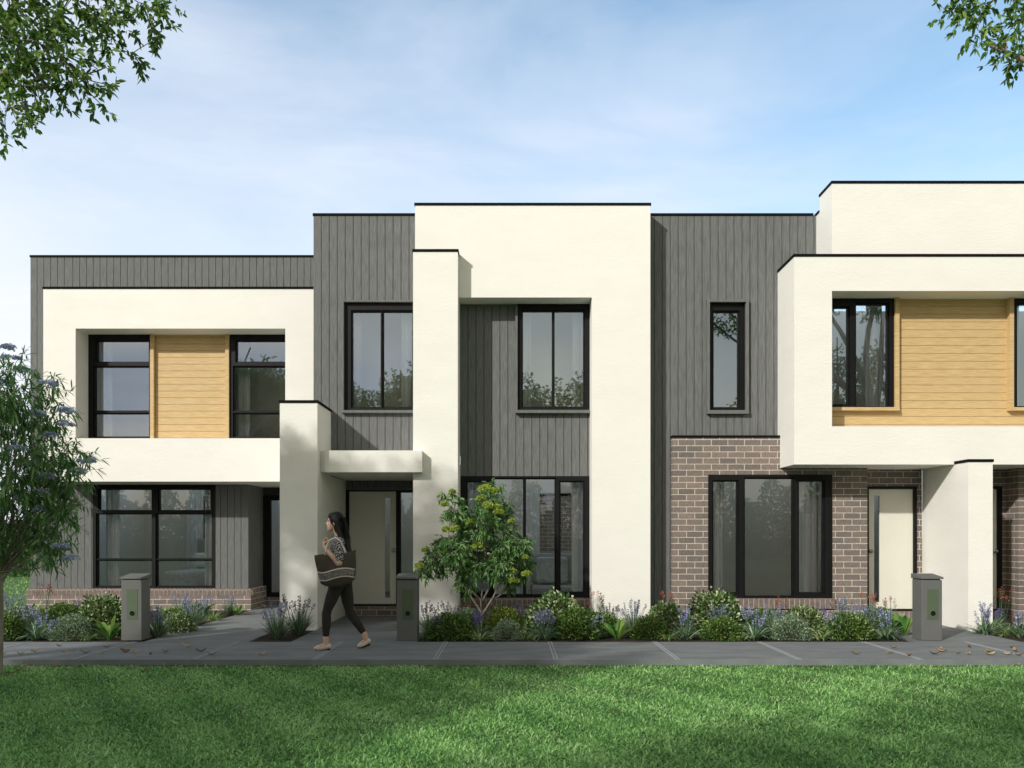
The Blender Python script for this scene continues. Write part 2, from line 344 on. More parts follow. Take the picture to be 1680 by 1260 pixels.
def room(root, x0, x1, y0, y1, z0, z1, hole=None, lid=.9):
    # rear ceiling of each room left out, an unseen opening added for brightness
    b = MB(); b.box(x0-.06, x0, y0, y1, z0, z1); b.box(x1, x1+.06, y0, y1, z0, z1)
    b.holes((x0-.06, x1+.06, z0, z1), [hole] if hole else [], y1, y1+.06); b.box(x0-.06, x1+.06, y0, y0+lid, z1, z1+.06)
    b.build('interior_wall', 'room', root)
    f = MB(); f.box(x0-.06, x1+.06, y0, y1+.06, z0-.06, z0); f.build('interior_floor', 'room_floor', root)
def soldier(root, x0, x1, y, z0, z1, out=.035, w=.082, dy=.12, nose=True):
    """a course of bricks on end with a rounded top front edge, in pale mortar"""
    b = MB(); n = max(1, round((x1-x0)/w)); p = (x1-x0)/n; r = .045 if nose else .004
    for i in range(n):
        a = x0+i*p+.006; c = x0+(i+1)*p-.006; k = len(b.v)
        prof = [(y-out, z0), (y-out, z1-r)]+[(y-out+r-r*math.cos(t), z1-r+r*math.sin(t)) for t in (.5, 1.05, 1.57)]+[(y+dy, z1), (y+dy, z0)]
        for xx in (a, c): b.v += [(xx, q[0], q[1]) for q in prof]
        m = len(prof); b.f.append(tuple(range(k, k+m))); b.f.append(tuple(range(k+2*m-1, k+m-1, -1)))
        for j in range(m): b.f.append((k+(j+1) % m, k+j, k+m+j, k+m+(j+1) % m))
    o = b.build('brick_sill', 'brick_single', root)
    q = MB(); q.box(x0, x1, y-out+.006, y+dy, z0-.006, z1-.009 if not nose else z1-.02); q.build('mortar', 'mortar', o)
    return o
def door(root, x0, x1, z0, z1, y, strip, knob, frame, hand=-1):
    """leaf in a black frame with a tall glass strip and a round knob"""
    f = MB(); fx0, fx1, fz1 = frame; f.box(fx0, x0-.002, y, y+.1, z0-.03, fz1); f.box(x1+.002, fx1, y, y+.1, z0-.03, fz1); f.box(x0-.002, x1+.002, y, y+.1, z1+.004, fz1); f.box(x0-.002, x1+.002, y, y+.1, z0-.03, z0-.006)
    fr = f.build('door_frame', 'black', root)
    s0, s1, sz0, sz1 = strip
    d = MB(); d.holes((x0, x1, z0, z1), [strip], y+.03, y+.075); dr = d.build('door', 'door', root)
    p = MB(); p.poly([(s0, y+.05, sz0), (s1, y+.05, sz0), (s1, y+.05, sz1), (s0, y+.05, sz1)]); p.build('pane', 'clear', dr)
    kb = MB(); kb.tube([(knob[0], y+.03, knob[1]), (knob[0], y-.01, knob[1]), (knob[0], y-.02, knob[1]), (knob[0], y-.05, knob[1]), (knob[0], y-.06, knob[1])], [.034, .034, .014, .026, .018], 14); kb.build('handle', 'steel', dr, smooth=False)
    return dr

# ---------------------------------------------------------------- left townhouse
A = thing('townhouse', 'left townhouse with low grey parapet and white box framing two windows and honey timber', 'house', (-6, 16, 0))
Y1 = 16.0; xl = PX(50, Y1); xt = -3.17
ztop = PZ(422, Y1)
gw = (PX(151.7, Y1), PX(353.8, Y1), PZ(965, Y1), PZ(795, Y1))
bx0, bx1, by = PX(71, 15.1), xt-.004, 15.1
bz0, bz1 = PZ(790, by), PZ(474, by)
ox0, ox1, oz0, oz1 = PX(124, by), PX(468, by), PZ(719, by), PZ(539, by)
clad(A, xl, -4.966, .39, bz0, Y1, [gw])
clad(A, xl, bx0-.003, bz0, ztop, Y1); clad(A, bx0-.003, xt-.003, bz1-.05, ztop, Y1, off=.06)
s = MB(); s.box(-5.02, -4.966, Y1+.08, 16.93, .0, bz0); rt = s.build('wall', 'gap', A)
s = MB()
for i in range(7): s.box(-4.966, -4.945, Y1+i*.1275, Y1+i*.1275+.1185, .39, bz0)
s.build('cladding', 'grey_clad', A)
cap(A, xl, xt-.012, Y1, Y1+.25, ztop)
s = MB(); s.box(xl, xt-.012, Y1+.075, Y1+.25, bz1, ztop-.002); s.box(xl, xl+.2, Y1+.26, 24, 0, ztop-.1); s.build('wall', 'render', A)
s = MB(); s.box(bx0, ox0, by, Y1-.004, bz0, bz1); s.box(ox1, bx1, by, Y1-.004, bz0, bz1); s.box(ox0, ox1, by, Y1-.004, oz1, bz1); s.box(ox0, ox1, by, Y1-.004, bz0, oz0)
s.box(-4.966, -3.2, Y1+.002, 16.95, bz0, bz0+.25); s.build('balcony_frame', 'render', A)
cap(A, bx0, bx1-.012, by, Y1-.03, bz1)
yr = 15.55
wA = window(A, ox0+.002, PX(247, yr), oz0, oz1, yr, [(PX(158.5, yr), PX(243, yr), PZ(592.7, yr), PZ(559.5, yr)), (PX(155, yr), PX(243.5, yr), PZ(673, yr), PZ(602, yr)), (PX(155, yr), PX(243.5, yr), PZ(722, yr)+.07, PZ(679, yr))], curt=[(PX(150, yr), PX(172, yr)), (PX(235, yr), PX(250, yr))])
wB = window(A, PX(377, yr), ox1-.002, oz0, oz1, yr, [(PX(388, yr), PX(472, yr), PZ(592.7, yr), PZ(559.5, yr)), (PX(384, yr), PX(473, yr), PZ(673, yr), PZ(602, yr)), (PX(384, yr), PX(473, yr), PZ(722, yr)+.07, PZ(679, yr))], curt=[(PX(380, yr), PX(402, yr)), (PX(465, yr), PX(484, yr))])
clad(A, PX(254, yr), PX(370, yr), oz0, oz1, yr+.03, mat='honey', step=.1225, horiz=True, name='timber_panel', off=.06)
for a, c in ((247.6, 253.5), (370.5, 376.5)):
    s = MB(); s.box(PX(a, yr), PX(c, yr), yr-.04, yr+.08, oz0, oz1-.002); s.build('timber_trim', 'honey', A)
room(A, -8.2, -3.4, yr+.12, 16.7, 2.95, 5.5)
wpx(A, (151.7, 353.8, 795, 965), Y1, [(162.5, 247.6, 803.5, 836.6), (261, 344.5, 803.5, 836.6), (159, 247.6, 844, 916), (257, 346.5, 844, 916), (159, 247.6, 920.5, 961), (257, 346.5, 920.5, 961)], curt=[(PX(160, Y1), PX(184, Y1)), (PX(326, Y1), PX(345, Y1))])
room(A, -8.7, -5.05, Y1+.14, 20.2, .05, 2.75, hole=(-7.35, -6.25, .7, 2.3), lid=.75)
s = MB(); s.box(xl-.02, -4.87, Y1-.09, Y1+.07, -.07, .265); s.box(-5.0, -4.87, Y1+.07, 16.93, -.07, .265); s.build('brick_plinth', 'brick', A)
soldier(A, xl-.02, -4.87, Y1-.09, .265, .392, out=.004, dy=.15)
s = MB(); s.box(-4.945, -4.866, Y1+.07, 16.9, .266, .388); s.build('brick_plinth', 'brick', A)
# entrance tucked behind the pillar
s = MB(); s.box(-4.944, -3.46, 16.95, 17.05, 2.19, bz0+.2); s.build('wall', 'gap', A); s = MB(); s.box(-4.944, -3.46, 16.9, 17.1, -.07, .16); s.build('door_step', 'brick', A)
window(A, -4.944, -4.3, .17, 2.185, 16.95, [(-4.80, -4.38, .25, 2.08)])
door(A, -4.27, -3.5, .2, 2.14, 16.95, (-4.15, -4.06, .3, 2.0), (-4.21, 1.1), (-4.299, -3.46, 2.188))
room(A, -4.93, -3.3, 17.06, 20.2, .16, 2.75)

# ---------------------------------------------------------------- middle townhouse
B = thing('townhouse', 'middle townhouse with tall white portal frame, grey cladding tower and white canopy over its door', 'house', (0, 13.6, 0))
YW = 13.63; fx0, fx1, fy = -1.504, PX(1067, 13.24), 13.24
tz = PZ(354, YW)
# tower
th = (PX(565, YW), PX(690, YW), PZ(674, YW), PZ(497, YW))
clad(B, xt, fx0+.004, 2.665, tz, YW, [th], off=.0)
s = MB(); s.box(xt, xt+.02, YW+.08, 16.1, 2.35, tz-.002); s.build('wall', 'gap', B); s = MB(); s.box(xt+.021, fx0, YW+.09, YW+.25, tz-1.1, tz-.002); s.build('wall', 'gap', B)
cap(B, xt, fx0-.02, YW, YW+.25, tz)
def surround(root, x0, x1, z0, z1, y, out, t, mat, right=True, left=True, top=True):
    b = MB()
    if left: b.box(x0-t, x0, y-out, y+.05, z0, z1)
    if right: b.box(x1, x1+t, y-out, y+.05, z0, z1)
    if top: b.box(x0-(t if left else 0), x1+(t if right else 0), y-out, y+.05, z1, z1+t)
    b.box(x0-(t if left else 0), x1+(t if right else 0), y-out-.012, y+.05, z0-t-.012, z0)
    return b.build('window_surround', mat, root)
w = wpx(B, (565, 690, 497, 674), YW, [(578, 624, 511, 667), (629, 676, 511, 667)], curt=[(PX(576, YW), PX(588, YW)), (PX(655, YW), PX(690, YW))])
surround(w, th[0], th[1]-.06, th[2], th[3], YW, .07, .03, 'grey_clad', right=False)
room(B, xt+.1, -.95, YW+.15, 14.6, 2.95, 5.9)
# portal frame
fz1, fo, fod = PZ(337, fy), PZ(488, fy), PX(971, fy)
s = MB(); s.box(fx0, fx1, fy, YW+.05, fo, fz1); s.box(fod, fx1, fy, YW+.05, -.07, fo); s.box(fx0, -.83, fy+.011, YW-.002, -.07, fo)
s.box(fx1-.25, fx1-.001, YW+.051, YW+.3, 0, fz1-.002); s.build('portal_frame', 'render', B)
cap(B, fx0, fx1, fy, YW+.05, fz1)
s = MB(); s.box(fx0-.003, -.826, 13.0, 13.25, -.07, PZ(413, 13.0)); s.build('pillar', 'render', B)
cap(B, fx0-.003, -.826, 13.0, 13.22, PZ(413, 13.0))
# recess cladding and windows
uh = (PX(849, YW), 1.2385, PZ(674, YW), PZ(500, YW)); zb = PZ(781, YW)
clad(B, -.826, 1.2385, zb, fo-.002, YW, [uh])
w = window(B, uh[0], uh[1], uh[2], uh[3], YW-.03, [(PX(858, YW), PX(905.5, YW), PZ(667, YW), PZ(511, YW)), (PX(910, YW), PX(957, YW), PZ(667, YW), PZ(511, YW))], curt=[(PX(852, YW), PX(872, YW)), (PX(941, YW), PX(966, YW))])
surround(w, uh[0], uh[1]-.002, uh[2], uh[3]-.035, YW, .09, .035, 'grey_clad', right=False, top=False)
room(B, -.85, 2.0, YW+.13, 14.6, 2.95, 5.9)
wpx(B, (755.2, 967.2, 781, 980), YW, [(767, 802, 791, 971), (811, 858, 786, 975), (863, 910, 786, 975), (920, 957, 791, 971)], curt=[(PX(762, YW), PX(800, YW)), (PX(940, YW), PX(964, YW))])
room(B, -1.2, 2.05, YW+.14, 18.6, .05, 2.75, hole=(.5, 1.5, .65, 2.3), lid=.9)
s = MB(); s.box(-.826, 1.2385, YW-.02, YW+.1, -.07, .27); s.build('brick_plinth', 'brick', B)
soldier(B, -.824, 1.236, YW-.02, .276, .392, out=.02)
# porch pillar, canopy, entrance
pz = PZ(661, 12.67)
s = MB(); s.box(-3.448, -2.89, 12.67, YW-.002, -.07, pz); s.box(-3.448, xt-.002, YW-.002, 15.09, -.07, pz); s.box(xt-.002, -2.89, YW-.002, 15.09, -.07, 2.33); s.build('pillar', 'render', B)
s = MB(); s.box(-3.46, -2.878, 12.658, YW-.005, pz, pz+.04); s.box(-3.46, xt-.004, YW-.005, 15.09, pz, pz+.04); s.build('parapet_cap', 'cap', B)
cz0, cz1 = PZ(774.6, 12.84), PZ(739, 12.84)
s = MB(); s.box(-2.82, PX(692.1, 12.84), 12.84, 12.998, cz0, cz1); s.box(-2.82, fx0-.006, 12.998, YW+.09, cz0, cz1); s.box(-2.888, -2.82, 12.90, YW+.09, cz0+.004, cz1-.004); s.box(-2.888, fx0-.006, YW+.09, 14.90, cz0, cz0+.3); s.build('canopy', 'render', B)
yd = 14.82
s = MB(); s.box(fx0-.006, -1.3, 13.26, 14.9, -.07, 2.6); s.build('wall', 'render', B)
clad(B, -2.888, -1.51, PZ(804, yd)+.01, cz0-.002, yd, name='cladding')
door(B, PX(572.6, yd), PX(649.5, yd), .193, PZ(806.5, yd), yd, (PX(631, yd), PX(639.5, yd), PZ(981, yd), PZ(817, yd)), (PX(644.5, yd), PZ(902.5, yd)), (-2.887, PX(653, yd), PZ(803.5, yd)))
window(B, PX(653.3, yd), -1.511, .17, PZ(803.5, yd), yd, [(PX(656, yd)+.01, -1.53, .26, PZ(808, yd))], sash=.01)
s = MB(); s.box(-2.888, -1.511, yd-.06, yd+.12, -.07, .16); s.build('door_step', 'brick', B)
room(B, -2.88, -1.3, yd+.12, 18.6, .16, 2.75)
s = MB(); s.box(-3.1, 2.1, YW+.4, YW+.95, tz-.3, tz-.2); s.build('roof', 'gap', B)

# ---------------------------------------------------------------- right pair
Cc = thing('townhouse', 'right pair of townhouses with white balcony box, honey boards above and brown brick below', 'house', (5, 13.5, 0))
YB = 13.51; bt = PZ(718, YB); xb0 = PX(1103, YB); xb1 = PX(1423, YB)
nh = (PX(1163, YW), PX(1222, YW), PZ(674, YW), PZ(497, YW))
clad(Cc, fx1+.002, 4.86, bt, tz, YW, [nh]); clad(Cc, fx1+.002, xb0-.002, 0.02, bt, YW)
cap(Cc, fx1+.014, 4.80, YW, YW+.25, tz)
s = MB(); s.box(fx1+.01, 9.4, YW+.08, YW+.25, tz-1.1, tz-.002); s.build('wall', 'gap', Cc)
w = window(Cc, nh[0], nh[1], nh[2], nh[3], YW+.02, [(PX(1170, YW)+.02, PX(1211, YW)+.01, PZ(667, YW), PZ(511, YW))])
surround(w, nh[0], nh[1], nh[2], nh[3], YW, .07, .045, 'grey_clad')
room(Cc, 2.3, 4.2, YW+.14, 14.6, 2.95, 5.9)
bh = (PX(1162, YB), PX(1365.5, YB), PZ(981, YB), PZ(778.6, YB))
s = MB(); s.holes((xb0, xb1, -.07, bt), [bh], YB, 13.85); s.build('brick_wall', 'brick', Cc)
s = MB(); s.box(xb0-.006, 4.24, YB-.012, YW-.002, bt, bt+.036); s.build('flashing', 'cap', Cc)
wpx(Cc, (1162, 1365.5, 778.6, 981), YB-.01, [(1171, 1209.5, 790, 972), (1223, 1301, 785.5, 977.5), (1312, 1351, 790, 972)], curt=[(PX(1166, YB), PX(1196, YB)), (PX(1318, YB), PX(1358, YB))])
soldier(Cc, bh[0]-.1, bh[1]+.03, YB-.004, bh[2]-.16, bh[2]-.004, out=.045, dy=.0, nose=False)
room(Cc, 2.6, 5.55, 13.87, 16.9, .05, 2.75, lid=1.2)
# balcony box
dy = 12.83; b0 = PX(1303, dy); o0 = PX(1365, dy); o1 = 2*6.84-o0; b1 = 2*6.84-b0
z0, z1, zo0, zo1 = PZ(762, dy), PZ(421, dy), PZ(699.5, dy), PZ(477.3, dy)
s = MB(); s.box(b0, o0, dy, YW-.002, z0, z1); s.box(o1, b1, dy, YW-.002, z0, z1); s.box(o0, o1, dy, YW-.002, zo1, z1); s.box(o0, o1, dy, YW-.002, z0, zo0); s.box(b0+.3, b1-.3, YW-.002, 13.98, z0+.001, z0+.3); s.build('balcony_frame', 'render', Cc)
s = MB(); s.box(b0-.012, b1+.012, dy-.012, YW-.02, z1, z1+.038); s.build('parapet_cap', 'cap', Cc)
yb = 13.25
hs = [(o0, PX(1466, yb), PZ(669, yb), zo1), (PX(1660, yb), o1, PZ(669, yb), zo1)]
clad(Cc, o0+.001, o1-.001, zo0, zo1-.001, yb+.03, hs, mat='honey', step=.1225, horiz=True, name='timber_panel', off=.03)
for k, (a, c, d, e) in enumerate(hs):
    gz = (PZ(663, yb), PZ(505, yb)); gz2 = (PZ(666, yb), PZ(499.5, yb))
    if k == 0: gl = [(o0+.07, PX(1391, yb), *gz), (PX(1405, yb), PX(1456, yb), *gz2)]
    else: gl = [(c-(PX(1456, yb)-o0), c-(PX(1405, yb)-o0), *gz2), (c-(PX(1391, yb)-o0), c-.07, *gz)]
    w = window(Cc, a+.002, c-.002, d, e-.002, yb-.02, gl, curt=[(a+.05, a+.3), (c-.3, c-.05)])
    t = MB()
    if k == 0: t.box(c, c+.065, yb-.06, yb+.06, d, e-.002); t.box(a+.002, c+.065, yb-.07, yb+.06, d-.05, d)
    else: t.box(a-.065, a, yb-.06, yb+.06, d, e-.002); t.box(a-.065, c-.002, yb-.07, yb+.06, d-.05, d)
    t.build('window_surround', 'honey', w)
room(Cc, 4.95, 6.7, yb+.11, 14.9, 2.95, 5.3); room(Cc, 7.0, 9.0, yb+.11, 14.9, 2.95, 5.3)
# upper parapet block
uy = 12.96; ux0 = PX(1365, uy); uz = PZ(301, uy)
s = MB(); s.box(ux0, 9.3, uy, 13.48, z1+.039, uz); s.box(ux0, 9.3, 13.48, YW+.3, z1-.1, tz); s.build('parapet', 'render', Cc)
s = MB(); s.box(ux0-.012, 9.3, uy-.012, 13.492, uz, uz+.038); s.box(ux0-.012, 9.3, 13.495, YW+.3, tz+.001, tz+.036); s.build('parapet_cap', 'cap', Cc)
# entrances and the dividing pillar
ye = 13.85
eh = (PX(1420, ye), PX(1503.5, ye), .16, PZ(798, ye))
s = MB(); s.holes((xb1+.0, 6.655, -.07, z0), [eh], ye+.002, ye+.15); s.build('brick_wall', 'brick', Cc)
door(Cc, PX(1425, ye), PX(1498, ye), .195, PZ(802.5, ye), ye-.02, (PX(1434.5, ye), PX(1443.5, ye), PZ(988, ye), PZ(813, ye)), (PX(1428.7, ye)-.0, PZ(904, ye)), (eh[0], eh[1], eh[3]))
soldier(Cc, xb1+.0, 6.655, ye-.03, .02, .16, out=.03, dy=.03, nose=False)
room(Cc, 5.65, 6.6, ye+.16, 17.6, .16, 2.4)
s = MB(); s.box(6.657, PX(1628.7, 12.45), 12.45, dy-.001, -.07, 2.458); s.box(6.657, PX(1628.7, 12.45), dy-.001, ye, -.07, z0-.001); s.build('pillar', 'render', Cc)
s = MB(); s.box(6.645, PX(1628.7, 12.45)+.012, 12.438, dy-.001, 2.46, 2.5); s.build('parapet_cap', 'cap', Cc)
xr = PX(1671, YB)
eh2 = (7.10, 7.945, .16, PZ(798, ye))
s = MB(); s.holes((7.02, xr, -.07, z0), [eh2], ye+.002, ye+.15); s.box(xr, 11.2, YB, ye+.15, -.07, z0 if False else bt); s.build('brick_wall', 'brick', Cc)
door(Cc, 7.15, 7.87, .195, PZ(802.5, ye), ye-.02, (7.69, 7.78, PZ(988, ye), PZ(813, ye)), (7.83, PZ(904, ye)), eh2[:2]+(eh2[3],))
s = MB(); s.box(b1+.01, 11.2, YW+.0, YW+.3, bt, tz); s.build('wall', 'grey_clad', Cc)

# ---------------------------------------------------------------- things seen through the glass
s = MB(); s.box(-9.5, 4.0, 22.0, 22.15, -.07, 3.2); o = s.build('garden_wall', 'brick'); tag(o, 'brown brick wall of the back yard seen through the rear windows', 'wall')
b = thing('bed', 'grey bed with pillows seen through the ground floor window of the left townhouse', 'bed', (-6.1, 18.3, .05))
s = MB(); s.box(-7.0, -5.3, 17.1, 19.2, .3, .66); s.build('mattress', 'bed_cloth', b, bevel=.06)
s = MB(); s.box(-7.0, -5.3, 17.15, 19.2, .05, .295); s.build('bed_base', 'wood_dark', b)
s = MB(); s.box(-7.1, -5.2, 19.22, 19.32, .05, 1.3); s.build('headboard', 'sofa', b, bevel=.02)
for x in (-6.95, -6.1):
    s = MB(); s.box(x, x+.75, 18.5, 18.95, .67, 1.0); s.build('pillow', 'curtain', b, bevel=.09)
b = thing('sofa', 'grey sofa seen through the ground floor window of the middle townhouse', 'sofa', (1.1, 16.3, .05))
s = MB(); s.box(.35, 2.0, 15.4, 16.4, .12, .46); s.build('seat', 'sofa', b, bevel=.05)
s = MB(); s.box(.35, 2.0, 16.22, 16.48, .47, 1.05); s.build('backrest', 'sofa', b, bevel=.06)
s = MB(); s.box(.15, .345, 15.4, 16.45, .1, .66); s.build('armrest', 'sofa', b, bevel=.05)
for x in (.45, 1.2):
    s = MB(); s.box(x, x+.6, 15.95, 16.2, .48, .98); s.build('cushion', 'bed_cloth', b, bevel=.07)
for (x0, x1, y, root, nm) in ((-7.35, -6.25, 20.2, A, 'left'), (.5, 1.5, 18.6, B, 'mid')):
    w = window(root, x0+.002, x1-.002, .7+.002, 2.298, y-.02, [(x0+.06, (x0+x1)/2-.03, .77, 2.24), ((x0+x1)/2+.03, x1-.06, .77, 2.24)], fd=.07)
    for a, c in ((x0-.3, x0+.1), (x1-.1, x1+.3)):
        n = curtain(w, a, c, .1, 2.42, y-.15)
b = thing('table_lamp', 'small lamp with a pale shade behind the right half of the left townhouse window', 'lamp', (-5.55, 17.2, .05))
s = MB(); s.tube([(-5.55, 17.2, .05), (-5.55, 17.2, .08)], .12, 16); s.tube([(-5.55, 17.2, .08), (-5.55, 17.2, 1.12)], .012, 8); s.build('lamp_base', 'wood_dark', b)
s = MB(); s.tube([(-5.55, 17.2, 1.1), (-5.55, 17.2, 1.36)], [.17, .13], 20); s.build('lamp_shade', 'curtain', b)

# ================================================================== SETTING
g = MB(); g.poly([(-400, -300, -.075), (400, -300, -.075), (400, 700, -.075), (-400, 700, -.075)])
tag(g.build('ground', 'dirt_lawn'), kind='structure')
PB, PF = GD(1053), 9.56                                  # far and near edge of the footpath
pth = MB(); pth.box(-14, 14, PF, PB, -.07, 0); fp = tag(pth.build('footpath', 'path', bevel=.004), kind='structure')
for px in (-190, -12, 172, 356, 539, 723, 907, 1092, 1277, 1462, 1642, 1825):
    x = PX(px, GD(1067)); j = MB(); j.box(x-.028, x-.009, PF+.002, PB-.002, -.01, .004); j.box(x+.009, x+.028, PF+.002, PB-.002, -.01, .004); j.build('joint', 'joint', fp)
e = MB(); e.box(-4.82, -3.452, PB+.004, 16.95, -.07, -.002); e.box(-4.82, -3.452, 13.2, 13.215, -.01, .002)
tag(e.build('entry_path', 'path'), kind='structure')
e = MB(); e.box(-2.888, -1.25, PB+.004, 12.98, -.07, -.002); e.box(-2.888, -1.51, 12.984, 14.8, -.07, -.002); tag(e.build('entry_path', 'path'), kind='structure')
e = MB(); e.box(5.30, 6.655, PB+.004, 13.84, -.07, -.002); tag(e.build('entry_path', 'path'), kind='structure')
def bed(x0, x1, y1):
    b = MB(); nx = max(2, int((x1-x0)/.12)); ny = max(2, int((y1-PB)/.12))
    for i in range(nx+1):
        for k in range(ny+1):
            u = x0+(x1-x0)*i/nx; v = PB+.004+(y1-PB-.004)*k/ny
            b.v.append((u, v, -.03+.02*random.random()))
    for i in range(nx):
        for k in range(ny):
            a = i*(ny+1)+k; b.f.append((a, a+ny+1, a+ny+2, a+1))
    tag(b.build('garden_bed', 'soil'), kind='structure')
bed(-11, -4.824, 15.95); bed(-3.448, -2.892, 12.7); bed(-1.246, 5.296, 13.6); bed(6.66, 11.5, 13.5)
# grass
def grass(name, n, x0, x1, y0, y1, hmin, hmax, wid, near=False):
    if near:                                             # density falls with distance
        u = rng.random(n); y = y0*(y1/y0)**u
        x = rng.uniform(-1, 1, n)*(y*.62+.9)
    else: x = rng.uniform(x0, x1, n); y = rng.uniform(y0, y1, n)
    keep = rng.random(n) < .75+.25*np.sin(x*3.1+y*1.7)*np.sin(y*4.3-x*1.3)
    x, y = x[keep], y[keep]; n = len(x)
    P = np.stack([x, y, np.full(n, -.075)], 1); a = rng.uniform(0, 2*math.pi, n); tl = rng.uniform(.4, 2.6, n)
    D = np.stack([np.cos(a)*tl, np.sin(a)*tl, np.ones(n)], 1)
    pat = .5+.25*np.sin(x*1.9+1)*np.cos(y*2.3)+.2*np.sin(x*7.7+y*5.1)
    r = np.clip(rng.random(n)*.62+pat*.38, 0, 1)
    o = ribbons(name, P, D, rng.uniform(hmin, hmax, n), wid*rng.uniform(.7, 1.3, n), 'grass', droop=rng.uniform(.1, .5, n), seg=2, rnd=r)
    return tag(o, kind='stuff')
o = grass('grass', 380000, 0, 0, 4.2, 9.56, .028, .062, .0085, near=True)
tag(o, 'short green lawn in the foreground up to the path', 'grass')
o = grass('grass', 26000, -26, -9.3, 11.5, 40, .06, .12, .02); tag(o, 'sunlit lawn beside the left end of the terrace', 'grass')
# ================================================================== GARDEN PLANTS
def dome(name, r, hgt, mat, n, leaf, wid, core='box_leaf'):
    """clipped or loose round shrub: short twigs carry leaves through a shell of uneven depth"""
    t = thing(name, None, None)
    d = rdir(n); d[:, 2] = np.abs(d[:, 2])*1.05-.12; d = unit(d)
    az = np.arctan2(d[:, 1], d[:, 0]); lump = 1+.10*np.sin(az*3+1.3)*np.cos(d[:, 2]*4)+.08*np.sin(az*7+d[:, 2]*6)+.07*np.sin(d[:, 2]*9+az*2)+rng.normal(size=n)*.035
    rad = (rng.random(n)**.45)[:, None]*lump[:, None]
    rad = .45+.55*rad
    P = d*rad*np.array([r, r, hgt*.94]); P[:, 2] = np.maximum(P[:, 2], 0)+.02
    D = unit(d+rdir(n)*.75+np.array([0, 0, .25]))
    leaves('foliage', P, D, leaf*rng.uniform(.6, 1.3, n), wid*rng.uniform(.7, 1.3, n), mat, t, droop=.1)
    s = MB()
    for k in range(9):
        a = k*2.4; s.tube([(0, 0, -.03), (math.cos(a)*r*.25, math.sin(a)*r*.25, hgt*.3), (math.cos(a)*r*.55, math.sin(a)*r*.55, hgt*.62)], [.012, .008, .004], 5)
    s.build('stem', 'bark_dark', t); return t
def spikes(t, n, spread, z0, z1, mat, name, fl=.13, thick=.018, lean=.3, fs=.016, per=46):
    st = MB(); P = []; D = []
    for k in range(n):
        a = random.uniform(0, 6.283); q = random.uniform(.2, 1)*spread; h = random.uniform(z0, z1)
        b = Vector((math.cos(a)*q*.35, math.sin(a)*q*.35, 0)); e = Vector((math.cos(a)*q, math.sin(a)*q, h)); m = (b+e)/2+Vector((0, 0, h*.12))
        st.tube([b, m, e], [.004, .003, .002], 4)
        ax = (e-m).normalized(); L_ = fl*random.uniform(.7, 1.25)
        for j in range(per):
            u = random.random(); w = thick*(1-u*.65); o = Vector(rng.normal(size=3)); o = (o-ax*o.dot(ax)).normalized()
            P.append(e-ax*(L_*(1-u))+o*w*.5); D.append(o+ax*.6)
    st.build('stalk', 'strap', t)
    leaves(name, np.array(P), np.array(D), fs, fs*.8, mat, t, droop=.05)
def straps(t, n, ln, wd, mat, droop=.55, lean=(.25, 1.0), rb=.04, name='leaves'):
    a = rng.uniform(0, 6.283, n); q = rng.uniform(*lean, n); P = np.stack([np.cos(a)*rb*q, np.sin(a)*rb*q, np.zeros(n)], 1)
    D = np.stack([np.cos(a)*q, np.sin(a)*q, np.ones(n)], 1)
    ribbons(name, P, D, ln*rng.uniform(.6, 1.15, n), wd*rng.uniform(.7, 1.2, n), mat, t, droop=droop*rng.uniform(.5, 1.3, n), seg=6)
def blue_strap(dense, fm='blue_flower'):
    t = thing('flowering_clump', None, None); straps(t, 90 if not dense else 200, .36, .017 if not dense else .011, 'strap', .55, (.3, 1.25))
    spikes(t, 11 if not dense else 20, .17 if not dense else .2, .25, .38, fm, 'flower_spikes', .12, .024, fs=.018, per=36); return t
def lavender(fm):
    t = thing('lavender', None, None); straps(t, 260, .34, .009, 'sage', .3, (.1, 1.0)); spikes(t, 18, .2, .28, .44, fm, 'flower_spikes', .11, .02, fs=.016, per=26); return t
def canna(n, ln, mat='canna'):
    t = thing('broadleaf_plant', None, None); a = rng.uniform(0, 6.283, n); q = rng.uniform(.1, .85, n)
    P = np.stack([np.cos(a)*.02, np.sin(a)*.02, np.zeros(n)], 1); D = np.stack([np.cos(a)*q, np.sin(a)*q, np.ones(n)], 1)
    ribbons('leaves', P, D, ln*rng.uniform(.65, 1.1, n), .06*rng.uniform(.7, 1.2, n), mat, t, droop=.45, seg=8, prof='broad'); return t
def paw(n=16):
    t = thing('kangaroo_paw', None, None); straps(t, 70, .32, .009, 'strap', .35, (.1, .9)); spikes(t, 9, .2, .38, .58, 'red_flower', 'flower_spikes', .09, .035, fs=.02, per=16); return t
def tuft(mat='strap_yellow'):
    t = thing('grass_tuft', None, None); straps(t, 190, .36, .007, mat, .75, (.1, 1.2)); return t
PROTO = {
 'var': lambda: dome('variegated_shrub', .38, .54, 'variegated', 3600, .05, .03),
 'var_s': lambda: dome('variegated_shrub', .24, .28, 'variegated', 2300, .034, .02),
 'sage': lambda: dome('sage_shrub', .23, .30, 'sage', 3400, .022, .013),
 'green': lambda: dome('green_shrub', .33, .35, 'box_leaf', 3800, .04, .02),
 'lime': lambda: dome('lime_shrub', .30, .33, 'lime_leaf', 4200, .032, .016),
 'blue': lambda: blue_strap(False), 'blue_d': lambda: blue_strap(True), 'purple': lambda: blue_strap(False, 'purple_flower'),
 'lav': lambda: lavender('blue_flower'), 'dusk': lambda: lavender('dusky_flower'), 'paw': lambda: paw(),
 'canna': lambda: canna(18, .56), 'canna_y': lambda: canna(18, .48, 'strap_yellow'), 'tuft': lambda: tuft(), 'agave': None }
def agave():
    t = thing('strap_leaf_plant', None, None); straps(t, 46, .34, .022, 'strap_yellow', .5, (.5, 1.6)); return t
PROTO['agave'] = agave
